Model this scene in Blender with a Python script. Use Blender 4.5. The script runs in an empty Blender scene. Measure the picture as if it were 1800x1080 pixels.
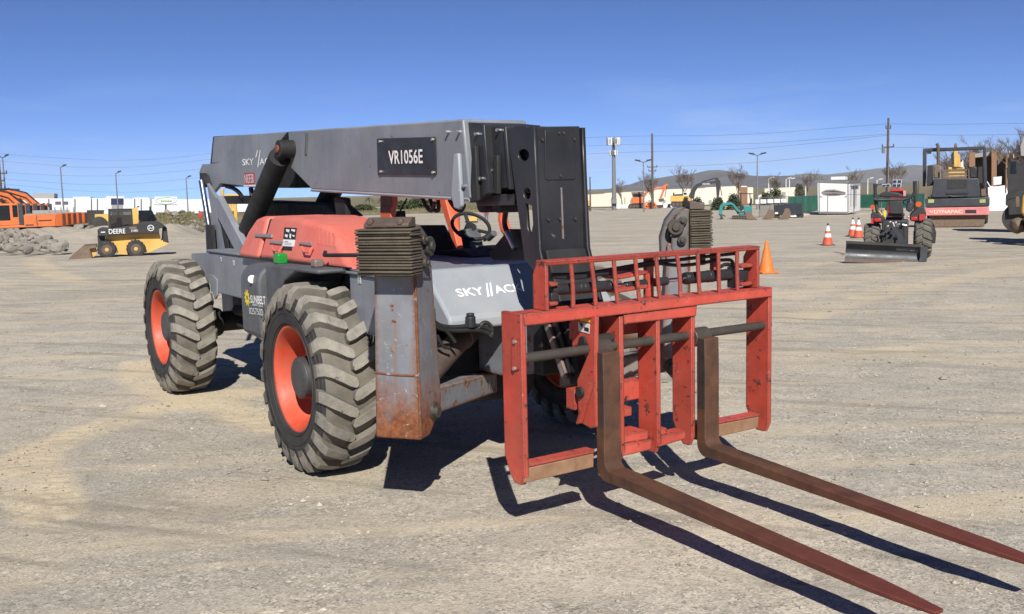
import bpy, bmesh, math, random
import numpy as np
from mathutils import Vector, Matrix
SC = bpy.context.scene
COL = SC.collection
R_ = math.radians
PI = math.pi

# ------------------------------------------------------------------ camera
CF, CP, CR, CA = 1727.58, 0.11688, -0.024144, 2.55797
CC = Vector((6.29741, -3.65756, 1.87395))
_fw = Vector((math.cos(CA)*math.cos(CP), math.sin(CA)*math.cos(CP), -math.sin(CP)))
_r0 = Vector((math.sin(CA), -math.cos(CA), 0.0))
_u0 = _r0.cross(_fw)
_r = math.cos(CR)*_r0 + math.sin(CR)*_u0
_u = -math.sin(CR)*_r0 + math.cos(CR)*_u0
FH = Vector((math.cos(CA), math.sin(CA), 0.0))      # level view direction
RH = _r0.copy()                                     # level right
RZ = math.atan2(RH.y, RH.x)

def ray(px, py):
    return _fw + _r*((px-900)/CF) + _u*((540-py)/CF)
def P(px, py, x=None, y=None, z=None):
    "point of the place seen at a photo pixel, on a plane x / y / z = const"
    d = ray(px, py)
    if x is not None: t = (x-CC.x)/d.x
    elif y is not None: t = (y-CC.y)/d.y
    else: t = (z-CC.z)/d.z
    return CC + d*t
def PN(px, py, o, n):
    d = ray(px, py); n = Vector(n); o = Vector(o)
    return CC + d*((o-CC).dot(n)/d.dot(n))
def D(px, py, dep):
    "point at a level distance dep along the view direction"
    d = ray(px, py)
    return CC + d*(dep/d.dot(FH))
def zprof(r):
    "the yard falls gently away from the viewer"
    return float(np.interp(r, [0,34,60,92,190,260,340,20000], [0,0,-.5,-1.25,-1.95,-2.6,-7.5,-7.5]))
def gdepth(px, py):
    d = ray(px, py); d = d/d.dot(FH); k = math.hypot(1.0, d.dot(RH))
    lo, hi = 1.0, 320.0
    for _ in range(50):
        m = (lo+hi)/2
        if CC.z+d.z*m > zprof(m*k): lo = m
        else: hi = m
    return lo
def G(px, py): return D(px, py, gdepth(px, py))

# ------------------------------------------------------------------ objects
def tag(o, label=None, cat=None, group=None, kind=None):
    if label: o['label'] = label
    if cat: o['category'] = cat
    if group: o['group'] = group
    if kind: o['kind'] = kind
    return o
def empty(name, loc=(0,0,0), rz=0.0, label=None, cat=None, group=None):
    o = bpy.data.objects.new(name, None); COL.objects.link(o)
    o.empty_display_size = .2
    o.location = loc; o.rotation_euler = (0,0,rz)
    return tag(o, label, cat, group)

class MB:
    "collects shapes and links them as ONE mesh object"
    def __init__(self): self.bm = bmesh.new(); self.mi = 0
    def _v(self, p): return self.bm.verts.new(p)
    def _f(self, vs):
        try:
            f = self.bm.faces.new(vs); f.material_index = self.mi; return f
        except ValueError: return None
    def hexa(self, a, b):
        "two matching loops of points -> closed solid"
        va = [self._v(p) for p in a]; vb = [self._v(p) for p in b]; n = len(va)
        self._f(va[::-1]); self._f(vb)
        for i in range(n): self._f([va[i], va[(i+1)%n], vb[(i+1)%n], vb[i]])
        return self
    def box(self, c, s, m=None):
        x, y, z = (s[0]/2, s[1]/2, s[2]/2)
        lo = [Vector((-x,-y,-z)), Vector((x,-y,-z)), Vector((x,y,-z)), Vector((-x,y,-z))]
        hi = [Vector((p.x,p.y,z)) for p in lo]
        c = Vector(c)
        if m is not None: lo = [m @ p for p in lo]; hi = [m @ p for p in hi]
        return self.hexa([p+c for p in lo], [p+c for p in hi])
    def bb(self, x0, x1, y0, y1, z0, z1):
        return self.box(((x0+x1)/2,(y0+y1)/2,(z0+z1)/2), (abs(x1-x0),abs(y1-y0),abs(z1-z0)))
    def prism(self, pts, v):
        "3-D polygon swept by the vector v"
        v = Vector(v); pts = [Vector(p) for p in pts]
        return self.hexa(pts, [p+v for p in pts])
    def px(self, pts, t, **k):
        "photo polygon on a plane, thickness t along the plane's axis"
        q = [P(a, b, **k) for a, b in pts]
        v = Vector((t,0,0)) if 'x' in k else Vector((0,t,0)) if 'y' in k else Vector((0,0,t))
        return self.prism(q, v)
    def ring(self, c, ax, r, n=16, ph=0.0):
        ax = Vector(ax).normalized(); a = ax.orthogonal().normalized(); b = ax.cross(a)
        return [Vector(c) + (a*math.cos(2*PI*i/n+ph) + b*math.sin(2*PI*i/n+ph))*r for i in range(n)]
    def cyl(self, p0, p1, r0, r1=None, n=16):
        r1 = r0 if r1 is None else r1
        p0, p1 = Vector(p0), Vector(p1); ax = p1-p0
        return self.hexa(self.ring(p0, ax, r0, n), self.ring(p1, ax, r1, n))
    def bar(self, p0, p1, w, h, up=(0,0,1)):
        "rectangular bar from p0 to p1; w across, h along up"
        p0, p1 = Vector(p0), Vector(p1); d = (p1-p0).normalized()
        s = d.cross(Vector(up)).normalized(); u = s.cross(d)
        q = [s*w/2+u*h/2, -s*w/2+u*h/2, -s*w/2-u*h/2, s*w/2-u*h/2]
        return self.hexa([p0+k for k in q], [p1+k for k in q])
    def tube(self, pts, r, n=8, caps=True):
        pts = [Vector(p) for p in pts]; rings = []
        rr = r if isinstance(r, (list, tuple)) else [r]*len(pts)
        up = None
        for i, p in enumerate(pts):
            d = (pts[min(i+1,len(pts)-1)]-pts[max(i-1,0)]).normalized()
            if up is None: a = d.orthogonal().normalized()
            else:
                a = up - d*up.dot(d)
                a = a.normalized() if a.length > 1e-6 else d.orthogonal().normalized()
            up = a; b = d.cross(a)
            rings.append([self._v(p + (a*math.cos(2*PI*k/n)+b*math.sin(2*PI*k/n))*rr[i]) for k in range(n)])
        for q, w in zip(rings, rings[1:]):
            for k in range(n): self._f([q[k], q[(k+1)%n], w[(k+1)%n], w[k]])
        if caps: self._f(rings[0][::-1]); self._f(rings[-1])
        return self
    def lathe(self, prof, c=(0,0,0), axis='y', n=48, closed=True):
        "profile of (along axis, radius)"
        c = Vector(c); rings = []
        for a, r in prof:
            ring = []
            for k in range(n):
                t = 2*PI*k/n
                if axis == 'y': q = Vector((r*math.cos(t), a, r*math.sin(t)))
                elif axis == 'x': q = Vector((a, r*math.cos(t), r*math.sin(t)))
                else: q = Vector((r*math.cos(t), r*math.sin(t), a))
                ring.append(self._v(c+q))
            rings.append(ring)
        for q, w in zip(rings, rings[1:]):
            for k in range(n): self._f([q[k], q[(k+1)%n], w[(k+1)%n], w[k]])
        if closed: self._f(rings[0][::-1]); self._f(rings[-1])
        return self
    def torus(self, c, ax, R, r, n=28, m=8):
        ring = self.ring(c, ax, R, n)
        return self.tube(ring+[ring[0]], r, m, caps=False)
    def blob(self, c, s, n=2, j=.15, rnd=random):
        r = bmesh.ops.create_icosphere(self.bm, subdivisions=n, radius=1.0)
        for v in r['verts']:
            k = 1 + rnd.uniform(-j, j)
            v.co = Vector((v.co.x*s[0]*k, v.co.y*s[1]*k, v.co.z*s[2]*k)) + Vector(c)
            for f in v.link_faces: f.material_index = self.mi
        return self
    def build(self, name, mats, parent=None, bevel=0.0, smooth=30, seg=2, fix=True):
        bm = self.bm
        if fix:
            bmesh.ops.recalc_face_normals(bm, faces=bm.faces[:])
        me = bpy.data.meshes.new(name); bm.to_mesh(me); bm.free()
        for m in (mats if isinstance(mats, (list, tuple)) else [mats]): me.materials.append(m)
        o = bpy.data.objects.new(name, me); COL.objects.link(o)
        if smooth:
            me.polygons.foreach_set('use_smooth', [True]*len(me.polygons))
            me.set_sharp_from_angle(angle=R_(smooth))
        if parent is not None: o.parent = parent
        if bevel:
            b = o.modifiers.new('edge', 'BEVEL'); b.width = bevel; b.segments = seg
            b.limit_method = 'ANGLE'; b.angle_limit = R_(35); b.harden_normals = False
        return o

def children(o): return [c for c in list(bpy.data.objects) if c.parent == o]
def copy_tree(o, parent=None):
    c = o.copy(); COL.objects.link(c); c.parent = parent
    for ch in children(o): copy_tree(ch, c)
    return c

# ------------------------------------------------------------------ writing
_fonts = {}
def text(name, s, mat, parent, o, xd, yd, w, h, ext=.002, shear=0.0, rel=None, bold=0.0):
    "lettering mesh filling w x h from the lower-left corner o, along xd / yd"
    cu = bpy.data.curves.new('t', 'FONT'); cu.body = s; cu.extrude = 0; cu.shear = shear; cu.offset = bold
    cu.resolution_u = 3
    ob = bpy.data.objects.new('t', cu); COL.objects.link(ob)
    dg = bpy.context.evaluated_depsgraph_get()
    me = bpy.data.meshes.new_from_object(ob.evaluated_get(dg))
    bpy.data.objects.remove(ob)
    co = np.empty(len(me.vertices)*3); me.vertices.foreach_get('co', co); co = co.reshape(-1,3)
    mn = co.min(0); mx = co.max(0)
    xd = Vector(xd).normalized(); yd = Vector(yd).normalized(); n = xd.cross(yd).normalized()
    u = (co[:,0]-mn[0])/(mx[0]-mn[0])*w; v = (co[:,1]-mn[1])/(mx[1]-mn[1])*h
    base = np.array(Vector(o)+n*ext)
    out = base + np.outer(u, np.array(xd)) + np.outer(v, np.array(yd))
    me.vertices.foreach_set('co', out.ravel()); me.update()
    me.materials.clear(); me.materials.append(mat)
    ob = bpy.data.objects.new(name, me); COL.objects.link(ob); ob.parent = parent
    return ob

# ------------------------------------------------------------------ materials
def lin(r, g, b):
    f = lambda c: c/12.92 if c <= .04045 else ((c+.055)/1.055)**2.4
    return (f(r/255), f(g/255), f(b/255))
def _nt(name):
    m = bpy.data.materials.new(name); m.use_nodes = True
    nt = m.node_tree; b = nt.nodes['Principled BSDF']
    return m, nt, b
def N(nt, t, **k):
    n = nt.nodes.new(t)
    for a, v in k.items():
        if a in n.inputs: n.inputs[a].default_value = v
        else: setattr(n, a, v)
    return n
def mixc(nt, fac, a, b):
    n = nt.nodes.new('ShaderNodeMix'); n.data_type = 'RGBA'
    for sock, v in ((n.inputs[0], fac), (n.inputs[6], a), (n.inputs[7], b)):
        if hasattr(v, 'is_output'): nt.links.new(v, sock)
        elif isinstance(v, (tuple, list)): sock.default_value = (*v[:3], 1)
        else: sock.default_value = v
    return n.outputs[2]
def ramp(nt, src, lo, hi, inter='LINEAR'):
    n = nt.nodes.new('ShaderNodeMapRange'); n.interpolation_type = inter
    n.inputs[1].default_value = lo; n.inputs[2].default_value = hi
    nt.links.new(src, n.inputs[0]); return n.outputs[0]
def math_(nt, op, a, b=0.0):
    n = nt.nodes.new('ShaderNodeMath'); n.operation = op
    for s, v in ((n.inputs[0], a), (n.inputs[1], b)):
        if hasattr(v, 'is_output'): nt.links.new(v, s)
        else: s.default_value = v
    return n.outputs[0]
def noise(nt, vec, scale, detail=4, rough=.55, sc3=None):
    if sc3:
        mp = nt.nodes.new('ShaderNodeMapping'); mp.inputs['Scale'].default_value = sc3
        nt.links.new(vec, mp.inputs[0]); vec = mp.outputs[0]
    n = N(nt, 'ShaderNodeTexNoise', Scale=scale, Detail=detail, Roughness=rough)
    nt.links.new(vec, n.inputs['Vector']); return n.outputs['Fac']

def paint(name, col, rough=.5, metal=0.0, var=.25, vscale=6.0, chip=0.0, chipcol=(.05,.035,.028), chipscale=14.0,
          edge=0.0, edgew=.012, dust=0.0, dustcol=(.33,.28,.21), streak=0.0, streakcol=(.2,.2,.2), bump=.0, bscale=60., coat=0.0, scratch=0.0, scratchcol=(.5,.48,.45), zrust=None):
    m, nt, b = _nt(name)
    tc = nt.nodes.new('ShaderNodeTexCoord').outputs['Object']
    n1 = noise(nt, tc, vscale, 5)
    d = tuple(c*(1-var) for c in col); l = tuple(min(1, c*(1+var)) for c in col)
    c = mixc(nt, ramp(nt, n1, .3, .7), d, l)
    rsock = None
    if streak:
        s = noise(nt, tc, 9.0, 4, .6, (1.6,1.6,.12))
        c = mixc(nt, math_(nt, 'MULTIPLY', ramp(nt, s, .5, .75), streak), c, streakcol)
    if dust:
        n2 = noise(nt, tc, 3.1, 6, .65)
        c = mixc(nt, math_(nt, 'MULTIPLY', ramp(nt, n2, .35, .75), dust), c, dustcol)
    if chip or edge:
        n3 = noise(nt, tc, chipscale, 8, .7)
        fac = ramp(nt, n3, .68-chip*.25, .70-chip*.25) if chip else None
        if edge:
            bv = N(nt, 'ShaderNodeBevel', samples=4); bv.inputs['Radius'].default_value = edgew
            g = nt.nodes.new('ShaderNodeNewGeometry')
            dp = nt.nodes.new('ShaderNodeVectorMath'); dp.operation = 'DOT_PRODUCT'
            nt.links.new(bv.outputs[0], dp.inputs[0]); nt.links.new(g.outputs['Normal'], dp.inputs[1])
            e = ramp(nt, dp.outputs['Value'], .995, .93)
            n4 = noise(nt, tc, 22.0, 5, .7)
            e = math_(nt, 'MULTIPLY', e, ramp(nt, n4, .62-edge*.3, .66-edge*.3))
            fac = e if fac is None else math_(nt, 'MAXIMUM', fac, e)
        n5 = noise(nt, tc, 40.0, 3)
        cc = mixc(nt, ramp(nt, n5, .35, .65), tuple(x*.6 for x in chipcol), tuple(min(1,x*1.6) for x in chipcol))
        c = mixc(nt, fac, c, cc)
    if zrust:
        sx = nt.nodes.new('ShaderNodeSeparateXYZ'); nt.links.new(tc, sx.inputs[0])
        nz = noise(nt, tc, 6.0, 7, .7, (1.6,1.6,.5))
        k = math_(nt, 'ADD', sx.outputs[2], math_(nt, 'MULTIPLY', math_(nt, 'SUBTRACT', nz, .5), zrust[2]))
        nr = noise(nt, tc, 26.0, 6, .7)
        c = mixc(nt, ramp(nt, k, zrust[1], zrust[0]), c, mixc(nt, ramp(nt, nr, .35, .65), (.09,.03,.012), (.27,.09,.03)))
    if scratch:
        wv = N(nt, 'ShaderNodeTexNoise', Scale=7.0, Detail=3); nt.links.new(tc, wv.inputs['Vector'])
        wm = nt.nodes.new('ShaderNodeVectorMath'); wm.operation = 'MULTIPLY_ADD'; nt.links.new(wv.outputs['Color'], wm.inputs[0]); wm.inputs[1].default_value = (.25,.25,.25); nt.links.new(tc, wm.inputs[2])
        for sc, msk in ((8.0, 14.0), (21.0, 22.0)):
            vo = N(nt, 'ShaderNodeTexVoronoi', Scale=sc); vo.feature = 'DISTANCE_TO_EDGE'; nt.links.new(wm.outputs[0], vo.inputs['Vector'])
            f = math_(nt, 'MULTIPLY', ramp(nt, vo.outputs['Distance'], .012, .003), ramp(nt, noise(nt, tc, msk, 4, .7), .56, .60))
            c = mixc(nt, math_(nt, 'MULTIPLY', f, scratch), c, scratchcol)
    nt.links.new(c, b.inputs['Base Color'])
    rn = noise(nt, tc, vscale*2.3, 4)
    mr = nt.nodes.new('ShaderNodeMapRange'); nt.links.new(rn, mr.inputs[0])
    mr.inputs[1].default_value = .3; mr.inputs[2].default_value = .7
    mr.inputs[3].default_value = max(.05, rough-.1); mr.inputs[4].default_value = min(1, rough+.14)
    nt.links.new(mr.outputs[0], b.inputs['Roughness'])
    b.inputs['Metallic'].default_value = metal
    if coat: b.inputs['Coat Weight'].default_value = coat
    if bump:
        bn = noise(nt, tc, bscale, 4)
        bp = N(nt, 'ShaderNodeBump', Strength=bump, Distance=.01); nt.links.new(bn, bp.inputs['Height'])
        nt.links.new(bp.outputs[0], b.inputs['Normal'])
    return m

def rusty(name, lo, hi, third=None, rough=.75, scale=9.0, metal=.0, tip=None):
    "bare steel gone to rust: two browns, with scuffs"
    m, nt, b = _nt(name)
    tc = nt.nodes.new('ShaderNodeTexCoord').outputs['Object']
    c = mixc(nt, ramp(nt, noise(nt, tc, scale, 7, .65), .3, .7), lo, hi)
    c = mixc(nt, ramp(nt, noise(nt, tc, 3.0, 5, .6, (.35,2,1)), .55, .72), c, third or tuple(x*.5 for x in lo))
    c = mixc(nt, ramp(nt, noise(nt, tc, 34.0, 6, .75, (.2,1,1)), .69, .71), c, (.36,.3,.25))
    if tip:
        sx = nt.nodes.new('ShaderNodeSeparateXYZ'); nt.links.new(tc, sx.inputs[0])
        k = math_(nt, 'ADD', sx.outputs[0], math_(nt, 'MULTIPLY', noise(nt, tc, 7.0, 4), .8))
        c = mixc(nt, math_(nt, 'MULTIPLY', ramp(nt, k, tip[0], tip[1]), .8), c, tip[2])
    nt.links.new(c, b.inputs['Base Color'])
    b.inputs['Roughness'].default_value = rough; b.inputs['Metallic'].default_value = metal
    bp = N(nt, 'ShaderNodeBump', Strength=.25, Distance=.004); nt.links.new(noise(nt, tc, 70., 5), bp.inputs['Height'])
    nt.links.new(bp.outputs[0], b.inputs['Normal'])
    return m

def plain(name, col, rough=.6, metal=0.0, alpha=None):
    return paint(name, col, rough, metal, var=.12, vscale=5)
# ------------------------------------------------------------------ palette
GREY   = paint('grey machine paint', (.185,.2,.226), .5, var=.2, vscale=2.2, chip=.06, chipscale=18, dust=.35, streak=.35, streakcol=(.1,.11,.125), dustcol=(.24,.235,.22))
GREYW  = paint('worn grey paint', (.165,.178,.2), .55, var=.22, vscale=5, chip=.42, chipcol=(.15,.06,.02), chipscale=13, edge=.9, edgew=.045, streak=.75, streakcol=(.21,.105,.04), dust=.35, dustcol=(.26,.24,.2), scratch=.7)
LEGM   = paint('rusted stabiliser paint', (.16,.175,.2), .55, var=.22, vscale=5, chip=.22, chipcol=(.15,.05,.018), chipscale=12, edge=.95, edgew=.05, streak=.85, streakcol=(.2,.09,.03), dust=.35, dustcol=(.26,.23,.18), scratch=.6, zrust=(.58,.86,.5))
GREYL  = paint('pale grey panel', (.27,.3,.335), .5, var=.1, vscale=3, chip=.1, chipcol=(.34,.35,.35), chipscale=20, dust=.3)  # paler than the main machine grey
DARKGR = paint('dark grey plastic', (.075,.08,.09), .6, var=.2, vscale=4, dust=.5, dustcol=(.14,.14,.135), streak=.5, streakcol=(.13,.13,.13))
BLACK  = paint('black boom paint', (.017,.018,.021), .42, var=.3, vscale=3, chip=.1, chipcol=(.1,.075,.06), chipscale=16, dust=.22, dustcol=(.07,.066,.06))
HUBM   = paint('hub paint', (.035,.037,.042), .5, var=.25, dust=.5, dustcol=(.1,.095,.085))
BLACKR = paint('black grime and shade', (.012,.012,.013), .7, var=.4, vscale=6, dust=.3, dustcol=(.05,.045,.04))
RUBBER = paint('hose rubber', (.012,.012,.013), .55, var=.3, dust=.25, dustcol=(.045,.042,.04))
RED    = paint('worn carriage red', (.445,.054,.033), .52, var=.25, vscale=4, scratch=.5, scratchcol=(.55,.28,.22), chip=.31, chipcol=(.075,.032,.024), chipscale=15, edge=.85, edgew=.016, dust=.38, dustcol=(.47,.14,.095), streak=.4, streakcol=(.3,.05,.04))
REDF   = paint('faded hood red', (.6,.128,.094), .6, var=.16, vscale=2.5, chip=.08, chipcol=(.4,.2,.16), scratch=.35, scratchcol=(.66,.4,.33), dust=.55, dustcol=(.62,.23,.17))
ORANGE = paint('rim orange', (.56,.066,.028), .55, var=.2, vscale=5, chip=.12, chipcol=(.1,.05,.035), dust=.5, dustcol=(.36,.17,.11), streak=.3, streakcol=(.25,.09,.05))
ORC    = paint('cab frame orange', (.66,.115,.05), .45, var=.1, chip=.05, dust=.2, dustcol=(.6,.2,.13))
RUSTF  = rusty('fork steel', (.045,.02,.011), (.115,.05,.024), (.035,.021,.015), tip=(3.0,5.0,(.14,.015,.012)))
RUSTB  = rusty('bare brown steel', (.2,.105,.055), (.3,.175,.1), (.13,.06,.035))
STEELD = rusty('grimy shaft steel', (.05,.045,.04), (.085,.075,.06), (.1,.06,.035), rough=.5, metal=.3)
RUSTO  = rusty('orange rust', (.17,.05,.016), (.30,.10,.035), (.1,.035,.014))
RUSTC  = rusty('rusting cylinder', (.07,.052,.042), (.12,.085,.065), (.16,.075,.035), rough=.6)
PADM   = paint('pad rubber', (.075,.062,.043), .85, var=.35, vscale=9, dust=.5, dustcol=(.14,.115,.075), bump=.5)
CHROME = plain('cylinder rod chrome', (.7,.68,.7), .18, 1.0)
ZINC   = plain('zinc bolt', (.6,.58,.55), .35, .9)
WHITE  = plain('white lettering', (.8,.8,.78), .6)
SIDEW  = paint('tyre sidewall', (.024,.023,.022), .75, var=.35, vscale=7, dust=.35, dustcol=(.085,.078,.068), bump=.15)
TREAD  = paint('dusty tread', (.225,.21,.178), .9, var=.3, vscale=14, chip=.27, chipcol=(.1,.09,.075), chipscale=19, dust=.4, dustcol=(.36,.325,.26), bump=.5, bscale=110)
GROOVE = paint('tread base', (.105,.096,.08), .9, var=.35, vscale=8, dust=.8, dustcol=(.2,.175,.135), bump=.3)
GREENL = plain('green lamp', (.01,.22,.03), .2)
CLEARL = plain('amber-clear lamp', (.16,.13,.11), .2)
DECALW = plain('white decal', (.7,.7,.68), .5)
YELLOW = plain('yellow mark', (.7,.52,.03), .5)
DECALR = plain('red decal', (.42,.03,.05), .5)

# ------------------------------------------------------------------ telehandler
TH = empty('telehandler', (0,0,0), 0, 'large grey and red telescopic forklift with rusty forks lowered in the foreground', 'forklift')

def plate(name, outer, holes, o, xd, yd, thick, mat, parent, bevel=.004):
    "flat plate with holes; outlines are 3-D points in the plane"
    o = Vector(o); xd = Vector(xd).normalized(); yd = Vector(yd).normalized(); n = xd.cross(yd)
    cu = bpy.data.curves.new('p', 'CURVE'); cu.dimensions = '2D'; cu.fill_mode = 'BOTH'; cu.extrude = thick/2
    for loop in [outer]+holes:
        s = cu.splines.new('POLY'); s.points.add(len(loop)-1); s.use_cyclic_u = True
        for i, p in enumerate(loop):
            d = Vector(p)-o; s.points[i].co = (d.dot(xd), d.dot(yd), 0, 1)
    ob = bpy.data.objects.new('p', cu); COL.objects.link(ob)
    me = bpy.data.meshes.new_from_object(ob.evaluated_get(bpy.context.evaluated_depsgraph_get()))
    bpy.data.objects.remove(ob)
    M = Matrix(((xd.x,yd.x,n.x,o.x),(xd.y,yd.y,n.y,o.y),(xd.z,yd.z,n.z,o.z),(0,0,0,1)))
    me.transform(M); me.materials.clear(); me.materials.append(mat); me.name = name
    ob = bpy.data.objects.new(name, me); COL.objects.link(ob); ob.parent = parent
    bm = bmesh.new(); bm.from_mesh(me); bmesh.ops.remove_doubles(bm, verts=bm.verts[:], dist=1e-4)
    bmesh.ops.recalc_face_normals(bm, faces=bm.faces[:]); bm.to_mesh(me); bm.free()
    return ob
def ell(cx, cy, rx, ry, n=18, **k):
    return [P(cx+rx*math.cos(2*PI*i/n), cy+ry*math.sin(2*PI*i/n), **k) for i in range(n)]

# --- wheels -----------------------------------------------------------
def make_tyre(R=.65, W=.40, nl=21, rim=.35, seed=1):
    "tyre body with alternating hooked lugs; axis y, outer side -y"
    rnd = random.Random(seed)
    mb = MB(); h = W/2
    k = R/.65
    rb = R-.045*k
    prof = [(-h*.80, rim), (-h*.93, rim+.022*k), (-h*1.0, rim+.09*k), (-h*.995, rim+.15*k), (-h*.96, rim+.2*k), (-h*.93, rim+.205*k), (-h*.9, rb-.03*k), (-h*.72, rb-.006*k), (-h*.35, rb), (0, rb+.002)]
    prof = prof + [(-a, r) for a, r in prof[-2::-1]]
    mb.mi = 0
    n0 = len(mb.bm.faces); mb.lathe(prof, n=72, closed=False)
    mb.bm.faces.ensure_lookup_table()
    for f in mb.bm.faces:
        c = f.calc_center_median(); r = math.hypot(c.x, c.z)
        f.material_index = 2 if r > rb-.035*k else 0
    def S(t, th, off):
        "point above the carcass: t = -1.06..1 across, th angle, off height over base"
        a = abs(t)
        r = rb + off - .028*k*max(0, a-.35)**1.5
        if a > .9: r = r - (a-.9)*.55*k
        y = t*h
        return Vector((r*math.cos(th), y, r*math.sin(th)))
    mb.mi = 1
    da = 2*PI/nl
    mb.mi = 0
    for rr_, yy in ((rim+.035*k, .955), (rim+.1*k, 1.0), (rim+.165*k, .99)):
        for s_ in (-1, 1): mb.torus((0,s_*h*yy,0),(0,1,0),rr_,.005*k,72,6)
    mb.mi = 1
    for side in (-1, 1):
        for i in range(nl):
            j = rnd.uniform(-.01, .01)
            a0 = i*da + (da/2 if side > 0 else 0) + j
            # centreline of the lug: shoulder -> past the middle, sweeping back
            path = [(1.06,.0),(.96,.0),(.80,.045),(.5,.135),(.2,.225),(.0,.27),(-.07,.285)]
            wd = [1.06,1.06,1.0,.95,.95,.86,.45]
            top = []; bot = []
            for (t, a), w in zip(path, wd):
                th = a0 - a*.62*(.85 if side > 0 else 1); hw = w*.5*.47*da
                lift = .045*k if t < 1.0 else .03*k
                top.append((S(side*t, th-hw*.9, lift+rnd.uniform(-.002,.002)), S(side*t, th+hw*.9, lift+rnd.uniform(-.002,.002))))
                bot.append((S(side*t, th-hw*1.2, -.012), S(side*t, th+hw*1.2, -.012)))
            tv = [[mb._v(p) for p in q] for q in top]; bv = [[mb._v(p) for p in q] for q in bot]
            m = len(tv)
            for q in range(m-1):
                mb.mi = 1
                mb._f([tv[q][0], tv[q+1][0], tv[q+1][1], tv[q][1]])
                mb.mi = 2
                mb._f([bv[q][0], bv[q+1][0], tv[q+1][0], tv[q][0]])
                mb._f([tv[q][1], tv[q+1][1], bv[q+1][1], bv[q][1]])
            mb._f([bv[0][0], tv[0][0], tv[0][1], bv[0][1]])
            mb._f([tv[-1][0], bv[-1][0], bv[-1][1], tv[-1][1]])
    return mb
def make_wheel(parent):
    w = MB()
    w.lathe([(-.168,.372),(-.178,.366),(-.178,.350),(-.165,.338),(-.13,.326),(-.03,.312),(.03,.30),(.045,.26),(.05,.15),(.05,.02),(.07,.02),(.07,.3),(.10,.326),(.16,.34),(.168,.37)], n=64, closed=False)
    for i in range(12):
        t = 2*PI*i/12; w.cyl((.205*math.cos(t),+.025,.205*math.sin(t)),(.205*math.cos(t),.05,.205*math.sin(t)),.017,n=6)
    ob = w.build('wheel', ORANGE, parent, .004)
    ty = make_tyre().build('tyre', [SIDEW, TREAD, GROOVE], ob, .009, smooth=38, seg=2, fix=True)
    hc = MB(); hc.lathe([(-.142,.012),(-.142,.125),(-.13,.143),(.05,.15)], n=40)
    for i in range(8):
        t = 2*PI*i/8+.2; hc.cyl((.115*math.cos(t),-.146,.115*math.sin(t)),(.115*math.cos(t),-.14,.115*math.sin(t)),.008,n=6)
    hc.build('hub_cap', HUBM, ob, .004)
    return ob
WR = .65
w0 = make_wheel(TH); w0.location = (0,-1.115,WR); w0.rotation_euler = (0,.06,0)
for x, y, rz in ((-3.48,-1.115,0),(0,1.115,PI),(-3.48,1.115,PI)):
    w = copy_tree(w0, TH); w.location = (x,y,WR); w.rotation_euler = (0,.06 if rz==0 else .5,rz)
    if x < -1 and rz == 0: w.rotation_euler = (0,.21,0)

# --- chassis ----------------------------------------------------------
m = MB()
m.bb(-4.35,.25,-.42,.42,.62,1.02)
m.prism([(-4.35,-.72,1.02),(.76,-.72,1.02),(.76,-.72,1.37),(-3.0,-.72,1.37),(-4.35,-.72,1.3)], (0,1.3,0))
m.build('chassis', GREY, TH, .012)
m = MB(); m.bb(-3.04,-1.2,-.92,-.7,1.0,1.375); m.bb(-3.06,-1.15,-.935,-.7,1.375,1.4); m.build('side_frame', GREY, TH, .012)
for x in (0,-3.48):
    m = MB(); m.cyl((x,-.98,.65),(x,.98,.65),.10,n=20); m.box((x,-.0,.66),(.42,.5,.36)); m.cyl((x,-.95,.65),(x,-.7,.65),.2,.13,n=20); m.cyl((x,.95,.65),(x,.7,.65),.2,.13,n=20)
    m.box((x,0,.82),(.5,1.0,.14)); m.build('axle', BLACKR, TH, .02)
m = MB(); m.cyl((-3.2,0,.62),(-.3,0,.68),.05); m.bb(-2.6,-.7,-.5,-.1,.55,.72); m.cyl((-2.9,-.72,.82),(-1.3,-.72,.85),.05); m.cyl((-2.9,-.7,.68),(-1.3,-.7,.66),.035)
m.build('drive_shaft', BLACKR, TH, .01)
# front sloping panel and lower plate
HT = (.74, 1.385); HB = (1.05, 1.10)
m = MB(); m.prism([(HT[0],-.66,HT[1]),(HT[0]-.08,-.66,HT[1]),(.9,-.66,1.02),(HB[0]+.01,-.66,1.02),(HB[0],-.66,HB[1])], (0,1.32,0))
pnl = m.build('nose_panel', GREYL, TH, .02)
m = MB(); m.bb(.98,1.045,-.20,.6,.78,1.015); m.bb(.6,.97,-.18,.6,.66,1.0); m.build('bumper', GREYW, TH, .008)
d = Vector((HB[0]-HT[0],0,HB[1]-HT[1])).normalized(); nn = Vector((-d.z,0,d.x))
def on_nose(px, py): return PN(px, py, (HT[0],0,HT[1]), nn)
a = on_nose(806,523); b = on_nose(922,512); c = on_nose(807,508)
ud = Vector((0,1,0)); vd = -d; wv = (b-a).y; hv = (c-a).dot(vd)*.98
text('lettering', 'SKY', WHITE, pnl, a, ud, vd, wv*.40, hv, .003, bold=.02)
text('lettering', 'ACK', WHITE, pnl, a+ud*wv*.56, ud, vd, wv*.44, hv, .003, bold=.02)
m = MB()
for k in (0,.055):
    o = a+ud*wv*(.405+k)+nn*.003
    m.prism([o-vd*.02, o+ud*.015-vd*.02, o+ud*.055+vd*hv*1.4, o+ud*.045+vd*hv*1.4], nn*.001)
m.build('lettering', WHITE, pnl, smooth=0)

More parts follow.
